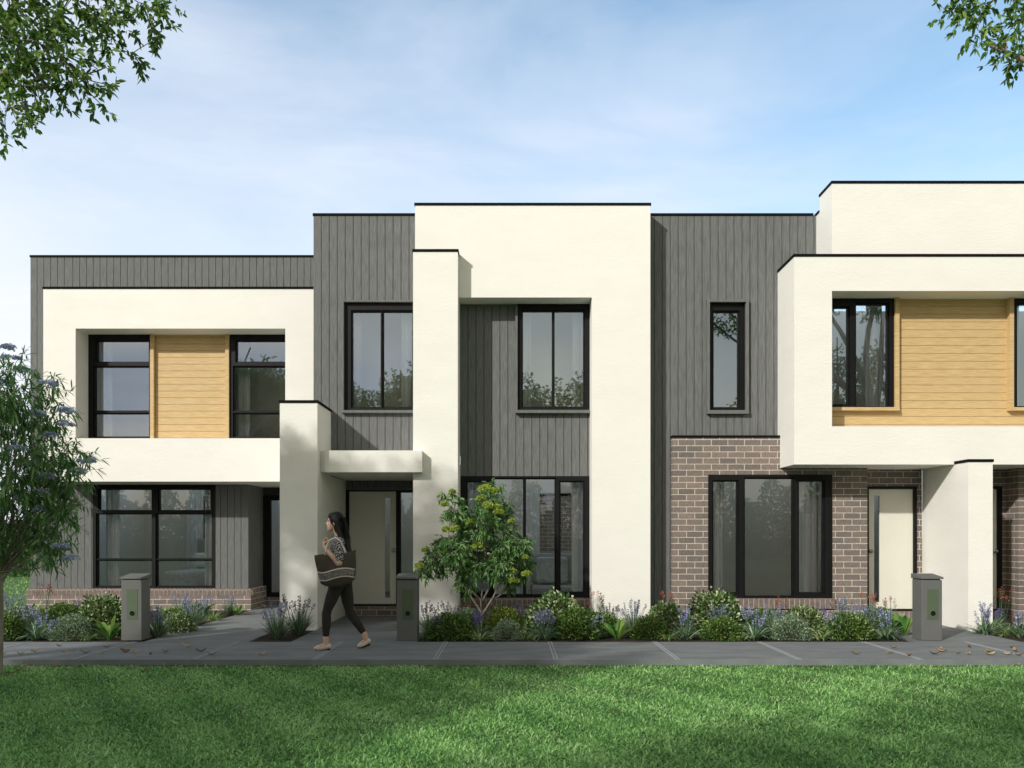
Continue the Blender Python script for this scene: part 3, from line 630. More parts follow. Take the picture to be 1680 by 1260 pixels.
GRP = {'var': 'variegated domed shrubs', 'var_s': 'variegated domed shrubs', 'sage': 'small clipped sage shrubs', 'green': 'dark green mounded shrubs', 'lime': 'lime green mounded shrubs', 'blue': 'blue flowering strap leaf clumps', 'blue_d': 'blue flowering strap leaf clumps', 'purple': 'purple flowering clumps', 'lav': 'lavender clumps', 'dusk': 'dusky purple lavender clumps', 'paw': 'red kangaroo paws', 'canna': 'broad leaved plants', 'canna_y': 'broad leaved plants', 'tuft': 'grass tufts', 'agave': 'pale strap leaf plants'}
CATS = {'var': 'shrub', 'var_s': 'shrub', 'sage': 'shrub', 'green': 'shrub', 'lime': 'shrub', 'blue': 'flowering plant', 'blue_d': 'flowering plant', 'purple': 'flowering plant', 'lav': 'lavender', 'dusk': 'lavender', 'paw': 'kangaroo paw', 'canna': 'leafy plant', 'canna_y': 'leafy plant', 'tuft': 'grass tuft', 'agave': 'strap leaf plant'}
# kind, column of its middle, distance, scale, label
PL = [
 # bed before the left townhouse
 ('sage', 24, 11.9, 1.35, 'wide sage green shrub at the far left end of the garden beds'),
 ('green', 3, 11.5, .9, 'green mounded shrub cut by the left edge of the photo'),
 ('green', 105, 13.0, 1.05, 'dark green shrub behind the blue flowering clump, left bed'),
 ('lime', 62, 13.4, .8, 'lime shrub below the leftmost red kangaroo paw'),
 ('blue', 59, 11.55, 1.15, 'blue flowering strap leaf clump nearest the left end of the footpath'),
 ('sage', 118, 11.55, 1.1, 'clipped sage ball between the blue clump and the left letterbox'),
 ('var', 168, 12.1, 1.0, 'large cream and green shrub just left of the left letterbox'),
 ('canna', 180, 11.5, .95, 'broad leaved green plant right beside the left letterbox'),
 ('canna', 50, 14.2, 1.0, 'broad leaved plant near the left corner of the brick plinth'),
 ('canna', 101, 14.4, .9, 'broad leaved plant under the left edge of the left ground floor window'),
 ('paw', 72, 14.8, 1.0, 'red kangaroo paw before the left end of the brick plinth'),
 ('purple', 136, 14.2, .9, 'purple flowering clump behind the large cream shrub, left bed'),
 ('lav', 18, 13.6, 1.1, 'blue lavender by the lilac flowering tree'),
 ('tuft', 69, 12.6, .8, 'yellow green grass tuft in the middle of the left bed'),
 ('lav', 258, 11.75, 1.0, 'blue lavender touching the right side of the left letterbox'),
 ('var_s', 292, 12.35, 1.0, 'low variegated shrub at the path edge right of the left letterbox'),
 ('canna_y', 272, 13.9, .95, 'yellow green broad leaved plant behind the left letterbox lavender'),
 ('lav', 318, 13.1, 1.05, 'tall blue lavender halfway along the left entry path'),
 ('green', 285, 13.3, .75, 'small dark green shrub below the left townhouse window'),
 ('lav', 298, 14.3, 1.0, 'blue lavender against the brick plinth below the window'),
 ('canna', 328, 14.5, 1.0, 'broad leaved plant with red tinge under the window corner'),
 ('tuft', 349, 13.9, .95, 'green grass tuft leaning over the left entry path'),
 ('lav', 376, 15.0, .8, 'small blue lavender near the end of the brick plinth'),
 ('canna_y', 389, 14.9, .85, 'broad leaved plant at the right corner of the brick plinth'),
 ('lav', 455, 11.65, 1.2, 'blue lavender in the triangle of soil, left of two'),
 ('dusk', 490, 12.1, 1.35, 'dusky lavender against the porch pillar, right of two'),
 ('blue', 88, 11.5, .8, 'small blue strap leaf clump at the path edge left of the clipped ball'),
 ('agave', 142, 11.45, .8, 'pale strap leaf plant at the path edge between the ball and the left letterbox'),
 ('blue', 30, 12.6, 1.0, 'blue strap leaf clump behind the wide sage shrub at the far left'),
 ('agave', 272, 12.6, .8, 'pale strap leaf plant behind the lavender right of the left letterbox'),
 ('blue', 338, 14.5, .9, 'blue strap leaf clump behind the grass tuft on the left entry path'),
 # bed before the middle townhouse
 ('blue', 716, 11.6, .85, 'blue strap leaf clump at the path edge right of the middle letterbox'),
 ('agave', 860, 11.5, .8, 'pale strap leaf plant between the clipped ball and the dense blue clump'),
 ('blue', 975, 11.6, .85, 'blue strap leaf clump at the path edge below the red flowers'),
 ('dusk', 704, 12.3, 1.1, 'dusky lavender beside the right side of the middle letterbox'),
 ('tuft', 697, 11.6, .75, 'dark grass tuft at the foot of the middle letterbox'),
 ('dusk', 741, 12.5, 1.0, 'dusky lavender before the base of the tall white pillar'),
 ('green', 738, 11.65, .95, 'dark green mound left of the small tree at the path edge'),
 ('sage', 764, 12.6, 1.1, 'sage green shrub behind the mound, left of the small tree'),
 ('paw', 768, 12.95, .7, 'red kangaroo paw just left of the small tree trunk'),
 ('purple', 786, 11.9, .95, 'purple flowering clump right in front of the small tree trunk'),
 ('agave', 787, 11.45, .85, 'pale strap leaf plant at the path edge before the small tree'),
 ('lime', 824, 12.4, 1.05, 'lime shrub between the small tree and the large cream shrub'),
 ('sage', 833, 11.55, .92, 'clipped sage ball at the path edge right of the small tree'),
 ('lav', 856, 13.0, .9, 'faint blue lavender against the plinth of the middle townhouse'),
 ('var', 910, 12.25, 1.12, 'large cream and green shrub under the middle townhouse window'),
 ('blue_d', 895, 11.55, 1.05, 'dense blue flowering clump before the large cream shrub'),
 ('green', 947, 11.75, 1.1, 'dark green mound right of the dense blue clump'),
 ('green', 985, 12.1, .9, 'dark green mound below the red and purple flowers'),
 ('paw', 976, 12.7, .95, 'red kangaroo paw at the left corner of the white portal column'),
 ('dusk', 1003, 12.7, .9, 'dusky lavender before the white portal column'),
 ('canna', 1013, 11.55, .95, 'broad leaved plant at the path edge before the white portal column'),
 ('lav', 1040, 12.2, 1.2, 'tall blue lavender at the right corner of the white portal column'),
 # bed before the right townhouses
 ('green', 1066, 11.7, .8, 'dark green mound below the gap between portal and brick wall'),
 ('var_s', 1094, 12.7, 1.3, 'cream shrub with red flowers behind it at the left end of the brick wall'),
 ('paw', 1092, 13.0, .95, 'red kangaroo paw at the left end of the brick wall'),
 ('blue', 1125, 11.55, 1.1, 'blue strap leaf clump left of the largest shrub, right bed'),
 ('var', 1174, 12.4, 1.15, 'largest cream and green shrub, under the left edge of the brick house window'),
 ('lav', 1180, 11.95, 1.0, 'blue lavender directly before the largest shrub'),
 ('green', 1184, 11.6, .85, 'dark green mound at the path edge below the largest shrub'),
 ('blue', 1238, 11.55, 1.15, 'blue strap leaf clump right of the largest shrub'),
 ('green', 1256, 12.6, .95, 'dark green shrub below the brick house window'),
 ('tuft', 1286, 12.6, .85, 'yellow green grass tuft below the middle of the brick house window'),
 ('paw', 1284, 13.15, .8, 'red kangaroo paw below the middle of the brick house window'),
 ('sage', 1298, 11.55, 1.15, 'clipped sage ball between two blue and pale clumps, right bed'),
 ('var_s', 1320, 12.4, 1.3, 'cream shrub behind the clipped sage ball, right bed'),
 ('agave', 1347, 11.5, 1.05, 'pale strap leaf plant right of the clipped sage ball'),
 ('purple', 1345, 13.0, .9, 'purple flowers under the right edge of the brick house window'),
 ('lav', 1384, 12.4, 1.15, 'blue lavender behind the mound, left of the white door'),
 ('green', 1392, 11.65, .95, 'dark green mound between the pale plant and the blue clump'),
 ('lav', 1422, 12.0, 1.05, 'blue lavender in the second row before the white door'),
 ('green', 1440, 12.7, .9, 'dark green shrub below the white door'),
 ('blue', 1453, 11.55, 1.1, 'blue strap leaf clump nearest the right letterbox'),
 ('paw', 1424, 13.1, .95, 'red kangaroo paw just left of the white door'),
 ('paw', 1462, 13.0, .8, 'red kangaroo paw across the lower half of the white door'),
 ('canna', 1482, 11.9, 1.15, 'tall broad leaved plant touching the right letterbox'),
 ('canna_y', 1474, 12.8, .95, 'yellow green broad leaved plant behind the tall one by the right letterbox'),
 ('agave', 1096, 11.5, .9, 'pale strap leaf plant at the path edge below the left end of the brick wall'),
 ('lav', 1212, 12.2, 1.0, 'blue lavender between the largest shrub and the next blue clump'),
 ('agave', 1212, 11.45, .75, 'pale strap leaf plant at the path edge right of the mound below the largest shrub'),
 ('lav', 1270, 12.0, .95, 'blue lavender left behind the clipped sage ball, right bed'),
 ('blue', 1368, 11.6, .9, 'blue strap leaf clump between the pale plant and the dark mound, right bed'),
 ('agave', 1420, 11.5, .85, 'pale strap leaf plant at the path edge, second plant left of the right letterbox'),
 # right of the dividing pillar
 ('blue', 1614, 12.1, 1.15, 'blue strap leaf clump at the foot of the right pillar'),
 ('paw', 1640, 12.9, 1.05, 'red kangaroo paw before the door at the right edge'),
 ('purple', 1632, 12.5, .9, 'purple flowering clump right of the right pillar'),
 ('tuft', 1652, 11.9, .95, 'yellow green grass tuft at the right edge of the entry path'),
 ('blue', 1676, 11.75, 1.05, 'blue strap leaf clump cut by the right edge of the photo'),
]
protos = {}
for k, px, d, sc, lab in PL:
    if k not in protos: o = protos[k] = PROTO[k]()
    else: o = copy_tree(protos[k])
    o.location = (PX(px, d), d, -.02); sc *= 1.03; o.scale = (sc, sc, sc*random.uniform(.94, 1.06)); o.rotation_euler.z = random.uniform(0, 6.283)
    tag(o, lab, CATS[k], GRP[k])
# fallen leaves
def dryleaf():
    n = 6; V = []; Q = []
    for i in range(n+1):
        u = i/n; w = .021*math.sin(math.pi*(.06+.94*u))**.8; z = .004+.028*(2*u-1)**2
        V += [(-.055+.11*u, -w, z+.012), (-.055+.11*u, 0, z), (-.055+.11*u, w, z+.014)]
    for i in range(n):
        a = 3*i; Q += [(a, a+3, a+4, a+1), (a+1, a+4, a+5, a+2)]
    return V, Q
V, Q = dryleaf(); lp = []
for r_ in (.15, .5, .9):
    o = np_mesh('fallen_leaf', V, Q, 'dry_leaf', None, np.full(len(V), r_), smooth=True); lp.append(o)
FL = [(97, 1061), (58, 1070), (33, 1075), (5, 1074), (107, 1071), (119, 1069), (175, 1063), (140, 1072), (167, 1073), (204, 1071), (208, 1068), (221, 1073), (247, 1075), (271, 1071), (306, 1062), (330, 1070), (348, 1075), (431, 1075),
      (1403, 1073.6), (1466, 1063.6), (1460, 1072.5), (1491, 1077), (1542.5, 1066), (1545, 1070), (1533, 1074), (1572, 1073), (1589.6, 1074), (1590.7, 1062.5), (1621, 1071), (1623, 1075), (1660, 1063), (1665, 1069), (1655, 1075), (1673, 1076)]
LONE = {(5, 1074): 'leftmost curled dry leaf on the footpath, beside the thin tree trunk', (97, 1061): 'dry leaf on the footpath before the clipped sage ball of the left bed', (175, 1063): 'dry leaf on the footpath just in front of the left letterbox, on its left',
        (306, 1062): 'dry leaf at the mouth of the left entry path', (348, 1075): 'dry leaf on the footpath edge right of the left entry path', (431, 1075): 'dry leaf on the footpath left of the walking woman, apart from all others',
        (1403, 1073.6): 'leftmost dry leaf on the right half of the footpath', (1491, 1077): 'dry leaf on the footpath edge straight below the right letterbox', (1590.7, 1062.5): 'dry leaf on the footpath straight below the right pillar', (1673, 1076): 'rightmost dry leaf on the footpath, at the edge of the photo'}
FG = [(1669, 1091), (48, 1096), (20, 1104), (30, 1099), (41, 1088), (235, 1102), (90, 1094)]
for i, (px, py) in enumerate(FL+FG):
    d = GD(py); o = lp[i] if i < 3 else lp[i % 3].copy()
    if i >= 3: COL.objects.link(o)
    lawn = i >= len(FL)
    o.location = (PX(px, d), d, .003 if not lawn else -.01); o.rotation_euler = (random.uniform(-.3, .3), random.uniform(-.2, .2), random.uniform(0, 6.283)); s_ = random.uniform(.7, 1.15); o.scale = (s_, s_, s_)
    if lawn: tag(o, 'curled brown leaf lying on the lawn close to the footpath', 'fallen leaf', 'fallen leaves on the lawn')
    elif (px, py) in LONE: tag(o, LONE[(px, py)], 'fallen leaf', 'single fallen leaves on the footpath')
    elif px < 800: tag(o, 'curled dry leaf on the left part of the footpath', 'fallen leaf', 'fallen leaves on the left of the footpath')
    else: tag(o, 'curled dry leaf on the right part of the footpath', 'fallen leaf', 'fallen leaves on the right of the footpath')
# letterboxes
def letterbox(label, x, y):
    t = thing('letterbox', label, 'letterbox', (x, y, 0), 'grey letterbox pillars along the footpath'); w = .135
    s = MB(); s.box(x-w, x+w, y, y+.27, 0, .80); s.build('body', 'box_metal', t, bevel=.006)
    s = MB(); s.box(x-w-.012, x+w+.012, y-.018, y+.285, .812, .845); n = len(s.v)-8
    for i in (4, 5): s.v[n+i] = (s.v[n+i][0], s.v[n+i][1], .838)
    for i in (6, 7): s.v[n+i] = (s.v[n+i][0], s.v[n+i][1], .875)
    s.build('lid', 'box_metal', t, bevel=.005)
    s = MB(); s.box(x-w+.02, x+w-.02, y+.015, y+.25, .80, .812); s.build('neck', 'gap', t)
    s = MB(); s.box(x-.063, x+.085, y-.004, y+.01, .28, .68); p = s.build('panel', 'box_green', t, bevel=.002)
    s = MB(); s.tube([(x+.012, y+.0, .36), (x+.012, y-.009, .36)], [.034, .034], 24); s.build('lock', 'lens', p)
    s = MB(); s.tube([(x+.012, y+.0, .36), (x+.012, y-.006, .36)], [.041, .041], 24); s.build('lock_ring', 'box_metal', p)
letterbox('grey letterbox pillar in the bed before the left townhouse, by the entry path', PX(215.5, 11.27), 11.27)
letterbox('grey letterbox pillar right of the walking woman, before the tall white pillar', PX(667.5, 11.27), 11.27)
letterbox('grey letterbox pillar before the white door of the brick house', PX(1529, 11.27), 11.27)
# ================================================================== TREES
def branchy(mb, a, b, r0, r1, seg=6, wig=.06, sag=0.0):
    a = Vector(a); b = Vector(b); ln = (b-a).length; pts = []; rr = []
    p1 = Vector(rng.normal(size=3))*wig*ln; p2 = Vector(rng.normal(size=3))*wig*ln
    for i in range(seg+1):
        u = i/seg; w = math.sin(math.pi*u)
        pts.append(a.lerp(b, u)+p1*w*(1-u)+p2*w*u*.6+Vector((0, 0, sag*ln*w))); rr.append(r0+(r1-r0)*u)
    mb.tube(pts, rr, 7 if r0 > .02 else 4, cap=False); return pts
def crown_leaves(centers, radii, per, twig, lpt, leaf, wid, hang=.0, flat=1.0, mb=None):
    """leaves set along short twigs that radiate from each clump centre"""
    PP = []; DD = []
    for c, r in zip(centers, radii):
        nt_ = max(5, int(per*r*r)); d = rdir(nt_); d[:, 2] *= flat; d = unit(d)
        st = np.array(c)+d*(rng.random((nt_, 1))**.6)*r*.75
        td = unit(d+rdir(nt_)*.6+np.array([0, 0, -hang]))
        if mb is not None:
            for k in range(nt_):
                if k % 6 == 0: mb.tube([tuple(c), tuple((np.array(c)+st[k])/2+rng.normal(size=3)*.03), tuple(st[k]+td[k]*twig)], [.006, .004, .0015], 3, cap=False)
        u = rng.random((nt_, lpt, 1))
        p = st[:, None, :]+td[:, None, :]*u*twig
        ld = unit(td[:, None, :]*.7+rng.normal(size=(nt_, lpt, 3))*.6+np.array([0, 0, -hang*.9]))
        PP.append(p.reshape(-1, 3)); DD.append(ld.reshape(-1, 3))
    return np.concatenate(PP), np.concatenate(DD)
def big_tree(name, label, base, fork, ends, clumps, leafmat, per=150, twig=.22, lpt=9, leaf=.075, wid=.034, hang=.15, r0=.16, bark='bark', group=None, twigs=True):
    t = thing(name, label, 'tree', base, group)
    tr = MB(); branchy(tr, base, fork, r0, r0*.72, 6, .02); tr.build('trunk', bark, t, smooth=True)
    lm = MB(); limbs = []
    for e in ends: limbs.append(branchy(lm, fork, e, r0*.55, r0*.12, 7, .07, .04))
    allp = [p for l in limbs for p in l[2:]]
    # each clump hangs from the nearest limb or from a clump already joined to it
    left = [(Vector(c), r) for c, r in clumps]; dist = [min(((p-c).length, i) for i, p in enumerate(allp)) for c, r in left]; nodes = list(allp); thick = [.03]*len(allp)
    while left:
        j = min(range(len(left)), key=lambda i: dist[i][0]); c, r = left.pop(j); dd, qi = dist.pop(j)
        tk = max(.004, min(thick[qi]*.72, .05*r+.006)); branchy(lm, nodes[qi], c, tk, tk*.6, 4, .09); nodes.append(c); thick.append(tk)
        dist = [min(dv, ((c-cc_).length*.9, len(nodes)-1)) for dv, (cc_, rr_) in zip(dist, left)]
    if not twigs: P, D = crown_leaves([c for c, r in clumps], [r for c, r in clumps], per, twig, lpt, leaf, wid, hang)
    else: P, D = crown_leaves([c for c, r in clumps], [r for c, r in clumps], per, twig, lpt, leaf, wid, hang, mb=lm)
    lm.build('limbs', bark, t, smooth=True)
    n = len(P); leaves('crown', P, D, leaf*rng.uniform(.6, 1.25, n), wid*rng.uniform(.7, 1.2, n), leafmat, t, droop=.15)
    return t
def ell(c, rad, n, rr, seed=0):
    g_ = np.random.default_rng(seed); out = []
    for k in range(n):
        d = g_.normal(size=3); d /= np.linalg.norm(d); q = g_.uniform(.35, 1)
        out.append((tuple(np.array(c)+d*np.array(rad)*q), g_.uniform(*rr)))
    return out
def P3(px, py, d): return (PX(px, d), d, PZ(py, d))
# overhanging tree on the left: visible sprays + the crown beyond the frame
vis = [(20, 20, 7.4, .5), (60, 60, 7.6, .42), (120, 20, 7.7, .42), (30, 90, 7.3, .42), (90, 100, 7.5, .3), (150, 50, 7.8, .3), (175, 20, 7.6, .26), (190, 60, 7.7, .2), (60, 130, 7.4, .32), (110, 125, 7.4, .28), (140, 150, 7.5, .26), (160, 175, 7.5, .16), (85, 165, 7.4, .16), (15, 125, 7.3, .25),
       (215, 15, 7.9, .2), (240, 30, 7.9, .16), (262, 40, 8.0, .13), (255, 65, 8.0, .1), (285, 25, 8.0, .08), (178, 135, 7.5, .12), (190, 85, 7.7, .12), (222, 118, 7.9, .07), (205, 65, 7.7, .09), (18, 200, 7.2, .14), (45, 195, 7.2, .12), (15, 232, 7.2, .1), (55, 222, 7.2, .08), (40, 165, 7.3, .1), (268, 80, 8.0, .07)]
cl = [(P3(a-6, b-24, d-1.9), r*.75) for a, b, d, r in vis]
cl += ell((-7.0, 7.3, 5.45), (2.35, 1.5, .85), 64, (.32, .5), 3)
big_tree('street_tree', 'leafy green tree whose branches overhang the top left corner', (-8.3, 6.8, -.07), (-8.1, 6.9, 3.4), [(-6.2, 7.0, 5.9), (-4.4, 6.4, 4.9), (-3.2, 5.6, 4.45), (-7.0, 8.4, 6.4), (-6.6, 6.0, 5.4), (-5.0, 7.3, 5.3), (-9.0, 7, 6.3)], cl, 'leaf_tree', per=430, twig=.13, lpt=11, leaf=.052, wid=.025)
vis = [(1530, 45, 8.2, .07), (1550, 40, 8.2, .09), (1556, 25, 8.2, .1), (1556, 5, 8.2, .07), (1575, 60, 8.2, .13), (1570, 72, 8.2, .07), (1600, 20, 8.2, .13), (1618, 8, 8.3, .1), (1590, 25, 8.2, .08), (1650, 5, 8.3, .12), (1668, 25, 8.3, .16), (1650, 52, 8.3, .13), (1632, 65, 8.2, .1), (1625, 85, 8.2, .07), (1622, 105, 8.2, .07), (1632, 118, 8.2, .06), (1660, 90, 8.3, .12), (1672, 110, 8.3, .1), (1652, 127, 8.3, .05), (1680, 60, 8.3, .15)]
cl = [(P3(a+26, b-18, d), r) for a, b, d, r in vis]+ell((7.2, 8.0, 7.2), (1.9, 1.6, 1.0), 34, (.3, .5), 8)
big_tree('street_tree', 'leafy green tree whose branch tips show in the top right corner', (8.6, 6.6, -.07), (8.4, 6.8, 4.2), [(6.4, 7.9, 6.9), (5.1, 8.2, 6.5), (7.6, 8.8, 7.4), (8.6, 7.4, 7.6), (4.6, 8.2, 6.1)], cl, 'leaf_tree', per=430, twig=.17, lpt=11, leaf=.075, wid=.034)
# trees of the street behind the viewer: they shade the lawn and path and show in the panes
SH = [((-9.2, 1.6, -.07), (-9.1, 1.6, 3.0), (-8.7, 1.6, 5.3), (3.1, 2.8, 1.2), 145, 'wide shade tree behind the viewer on the left'),
      ((-3.6, -4.2, -.07), (-3.6, -4.1, 3.3), (-3.3, -3.4, 5.9), (3.4, 1.6, 1.2), 66, 'shade tree right behind the viewer'),
      ((4.8, -9.5, -.07), (4.8, -9.4, 3.6), (4.8, -9.4, 7.2), (3.4, 2.6, 2.6), 70, 'tall tree across the street on the right'),
      ((-1.5, -15, -.07), (-1.5, -15, 3.6), (-1.5, -15, 7.6), (3.2, 2.6, 3.2), 64, 'tall tree across the street opposite the middle townhouse'),
      ((-13.5, -13, -.07), (-13.5, -13, 3.6), (-13.5, -13, 7.0), (3.4, 2.6, 2.9), 64, 'tall tree across the street on the left'),
      ((13.5, -10, -.07), (13.5, -10, 3.6), (13.5, -10, 7.4), (3.4, 2.6, 3.0), 64, 'tall tree across the street at the far right')]
for i, (b_, f_, c_, rd_, n_, lab) in enumerate(SH):
    ends = [tuple(np.array(c_)+np.array(rd_)*v) for v in ((.6, 0, .3), (-.6, .2, .2), (0, .6, .4), (.1, -.6, .1), (.1, .1, .8))]
    big_tree('shade_tree', lab, b_, f_, ends, ell(c_, rd_, n_, (.45, .8), 20+i)+(ell((.5, .3, 5.3), (1.9, 1.1, .6), 15, (.4, .6), 77) if i == 1 else ell((-9.4, -1.7, 5.2), (2.3, 1.4, .9), 44, (.45, .7), 78) if i == 0 else []), 'leaf_tree', per=70, twig=.4, lpt=11, leaf=.13, wid=.065, r0=.2, twigs=False)
# flowering tree at the left edge
def umbels(t, cs, rs, mat, fs=.014, dens=260, up=True):
    P = []; D = []
    for c, r in zip(cs, rs):
        n = int(dens); d = rdir(n); d[:, 2] = np.abs(d[:, 2]) if up else d[:, 2]
        sub = rdir(14); sub[:, 2] = np.abs(sub[:, 2])*.6
        cen = np.array(c)+sub*r*.8; k = rng.integers(0, 14, n)
        P.append(cen[k]+d*r*.24); D.append(d)
    P = np.concatenate(P); D = np.concatenate(D)
    leaves('flower_head', P, D, fs, fs*.9, mat, t, droop=0)
t = thing('flowering_tree', 'young tree with long drooping leaves and lilac flower heads at the left edge', 'tree', (-5.42, 9.02, -.07))
s = MB(); branchy(s, (-5.42, 9.02, -.07), (-5.40, 9.02, 1.1), .035, .026, 6, .01); s.build('trunk', 'bark', t, smooth=True)
cc = [(0, 640, .3), (35, 650, .22), (70, 640, .14), (25, 600, .12), (75, 690, .24), (30, 710, .3), (-30, 700, .35), (100, 660, .08), (60, 745, .3), (105, 745, .2), (128, 745, .12), (20, 780, .34), (75, 800, .28), (110, 790, .18), (135, 775, .08), (0, 850, .34), (55, 850, .3), (95, 840, .2), (125, 830, .14), (30, 890, .24), (75, 895, .22), (100, 880, .14), (75, 925, .1), (85, 620, .06), (-60, 800, .4), (-50, 880, .3)]
# nearer and farther clumps give the crown its depth
cen = []; rad = []
for k, (a, b, r) in enumerate(cc):
    d = 9.0+((k*37) % 11-5)*.09; cen.append(P3(a, b, d)); rad.append(r)
lm = MB(); root = Vector((-5.40, 9.02, 1.0))
for c, r in zip(cen, rad): branchy(lm, root+Vector((0, 0, random.uniform(-.2, .8) if c[2] > 2 else 0)), c, .014, .004, 5, .08)
P, D = crown_leaves(cen, rad, 760, .16, 9, .1, .014, hang=.12, mb=lm)
lm.build('limbs', 'bark', t, smooth=True)
n = len(P); ribbons('crown', P, D, .12*rng.uniform(.6, 1.2, n), .02*rng.uniform(.7, 1.2, n), 'leaf_olive', t, droop=rng.uniform(.15, .5, n), seg=3, prof='broad')
fl = [(15, 575), (18, 592), (38, 612), (5, 630), (22, 690), (60, 683), (78, 633), (110, 678), (107, 700), (82, 720), (142, 760), (130, 778), (55, 765), (78, 787), (52, 790), (15, 800), (5, 835), (68, 840), (86, 858), (98, 900), (103, 905), (118, 921), (65, 812), (40, 820), (30, 740)]
umbels(t, [P3(a, b, 8.65+.5*random.random()*(.4 if k % 2 else 1)) for k, (a, b) in enumerate(fl)], [.088]*len(fl), 'lilac', fs=.018, dens=420)
# small tree before the middle townhouse
t = thing('flowering_tree', 'small multi stemmed tree with lime green flower balls before the middle window', 'tree', (-.43, 12.2, -.03))
D0 = 12.2; s = MB(); b0_ = Vector((-.43, 12.2, -.03))
def q3(px, py, dd=0): return P3(px, py, D0+dd)
st = [[(790, 1036), (789, 1000), (789, 985), (792, 965)], [(789, 985), (765, 960), (745, 935), (715, 935)], [(790, 1005), (770, 975), (757, 950), (745, 935)], [(792, 965), (790, 940), (770, 920), (755, 905)], [(792, 985), (805, 960), (815, 935), (822, 900)], [(790, 1010), (806, 985), (822, 955), (838, 925)], [(806, 985), (822, 975), (835, 950), (845, 915)], [(790, 940), (798, 915), (790, 880), (780, 850)]]
for k, l in enumerate(st):
    pts = [Vector(q3(a, b, .05*math.sin(k*2+i))) for i, (a, b) in enumerate(l)]; s.tube(pts, [.018-.002*(k > 0)-.003*i for i in range(4)], 6, cap=False)
s.build('trunk', 'bark', t, smooth=True)
cc = [(745, 835, .14), (735, 812, .07), (760, 850, .16), (800, 822, .18), (820, 845, .2), (790, 860, .22), (835, 870, .15), (770, 890, .24), (730, 895, .16), (745, 905, .2), (715, 910, .13), (695, 935, .11), (705, 928, .13), (800, 905, .25), (830, 900, .2), (850, 905, .15), (860, 925, .12), (845, 945, .14), (815, 930, .18), (755, 930, .15), (765, 955, .12), (770, 968, .06), (840, 960, .07), (785, 930, .14), (868, 880, .05), (725, 930, .1), (810, 800, .1), (858, 890, .08)]
cen = [q3(a, b, ((k*29) % 9-4)*.08) for k, (a, b, r) in enumerate(cc)]; rad = [r*1.1 for a, b, r in cc]
lm = MB()
for c, r in zip(cen, rad):
    k = random.choice([(755, 905), (822, 900), (780, 850), (838, 925), (745, 935)]); branchy(lm, q3(*k), c, .008, .003, 4, .06)
P, D = crown_leaves(cen, rad, 1500, .11, 9, .1, .02, hang=.5, mb=lm)
lm.build('limbs', 'bark', t, smooth=True)
n = len(P); leaves('crown', P, D, .078*rng.uniform(.6, 1.2, n), .025*rng.uniform(.7, 1.2, n), 'leaf_gum', t, droop=.25)
fl = [(742, 808, .05), (730, 828, .045), (796, 803, .08), (812, 806, .055), (800, 831, .075), (816, 833, .06), (818, 840, .06), (768, 858, .055), (735, 870, .07), (747, 868, .055), (784, 897, .075), (774, 900, .045), (727, 906, .045), (698, 903, .04), (688, 929, .055), (763, 935, .04), (840, 937, .05), (843, 954, .065), (864, 942, .055), (861, 915, .045), (790, 818, .055), (840, 856, .045)]
umbels(t, [q3(a, b, -.36+.1*random.random()) for a, b, r in fl], [r*1.12 for a, b, r in fl], 'lime_flower', .02, 560, up=False)
# hedge and lawn trees beyond the left end
def hedge(label, x0, x1, y, h, n, mat='box_leaf', lf=.12):
    t = thing('hedge', label, 'hedge', ((x0+x1)/2, y, -.07))
    P = np.stack([rng.uniform(x0, x1, n), y+rng.uniform(-.6, .6, n), rng.random(n)*h], 1); P[:, 2] *= .85+.2*np.sin(P[:, 0]*2.1)+.1*np.sin(P[:, 0]*5)
    leaves('foliage', P, rdir(n)+np.array([0, 0, .3]), lf*rng.uniform(.6, 1.3, n), lf*.5, mat, t)
hedge('dark hedge far behind the lawn beyond the left end of the terrace', -34, -15, 30, 1.55, 30000)
hedge('added unseen hedge behind the viewer that blocks the horizon reflected in the panes', -45, 45, -24, 4.7, 80000, lf=.3)  # unseen hedge added so the lower panes reflect foliage, not the horizon
# ================================================================== THE WALKING WOMAN
WX, WY = PX(560, 10.42), 10.42
def wp(px, py, y): return Vector((WX+(px-560)/134.3, WY+y, (1066-py)/134.3))
def blob(name, chains, mat, parent, vox=.007, smooth=5, extra=None):
    """tapered limbs fused into one continuous skin"""
    b = MB()
    for ch in chains:
        pts = [Vector(c[0]) for c in ch]; rad = [c[1] for c in ch]
        # resample with smooth interpolation
        P = []; Rr = []
        for i in range(len(pts)-1):
            p0 = pts[max(i-1, 0)]; p1 = pts[i]; p2 = pts[i+1]; p3 = pts[min(i+2, len(pts)-1)]
            for k in range(6):
                u = k/6; P.append(.5*((2*p1)+(p2-p0)*u+(2*p0-5*p1+4*p2-p3)*u*u+(3*p1-p0-3*p2+p3)*u**3)); uu = u*u*(3-2*u); Rr.append(rad[i]*(1-uu)+rad[i+1]*uu)
        P.append(pts[-1]); Rr.append(rad[-1])
        d0 = (P[0]-P[1]).normalized(); d1 = (P[-1]-P[-2]).normalized(); r0 = Rr[0]; r1 = Rr[-1]
        hd = [(P[0]+d0*r0*math.sin(t), r0*math.cos(t)) for t in (1.45, 1.1, .7, .35)]; tl = [(P[-1]+d1*r1*math.sin(t), r1*math.cos(t)) for t in (.35, .7, 1.1, 1.45)]
        b.tube([p for p, r in hd]+P+[p for p, r in tl], [r for p, r in hd]+Rr+[r for p, r in tl], 14)
    if extra: extra(b)
    o = b.build(name, mat, parent, smooth=True)
    m = o.modifiers.new('fuse', 'REMESH'); m.mode = 'VOXEL'; m.voxel_size = vox; m.use_smooth_shade = True
    if smooth: s_ = o.modifiers.new('relax', 'SMOOTH'); s_.factor = .5; s_.iterations = smooth
    return o
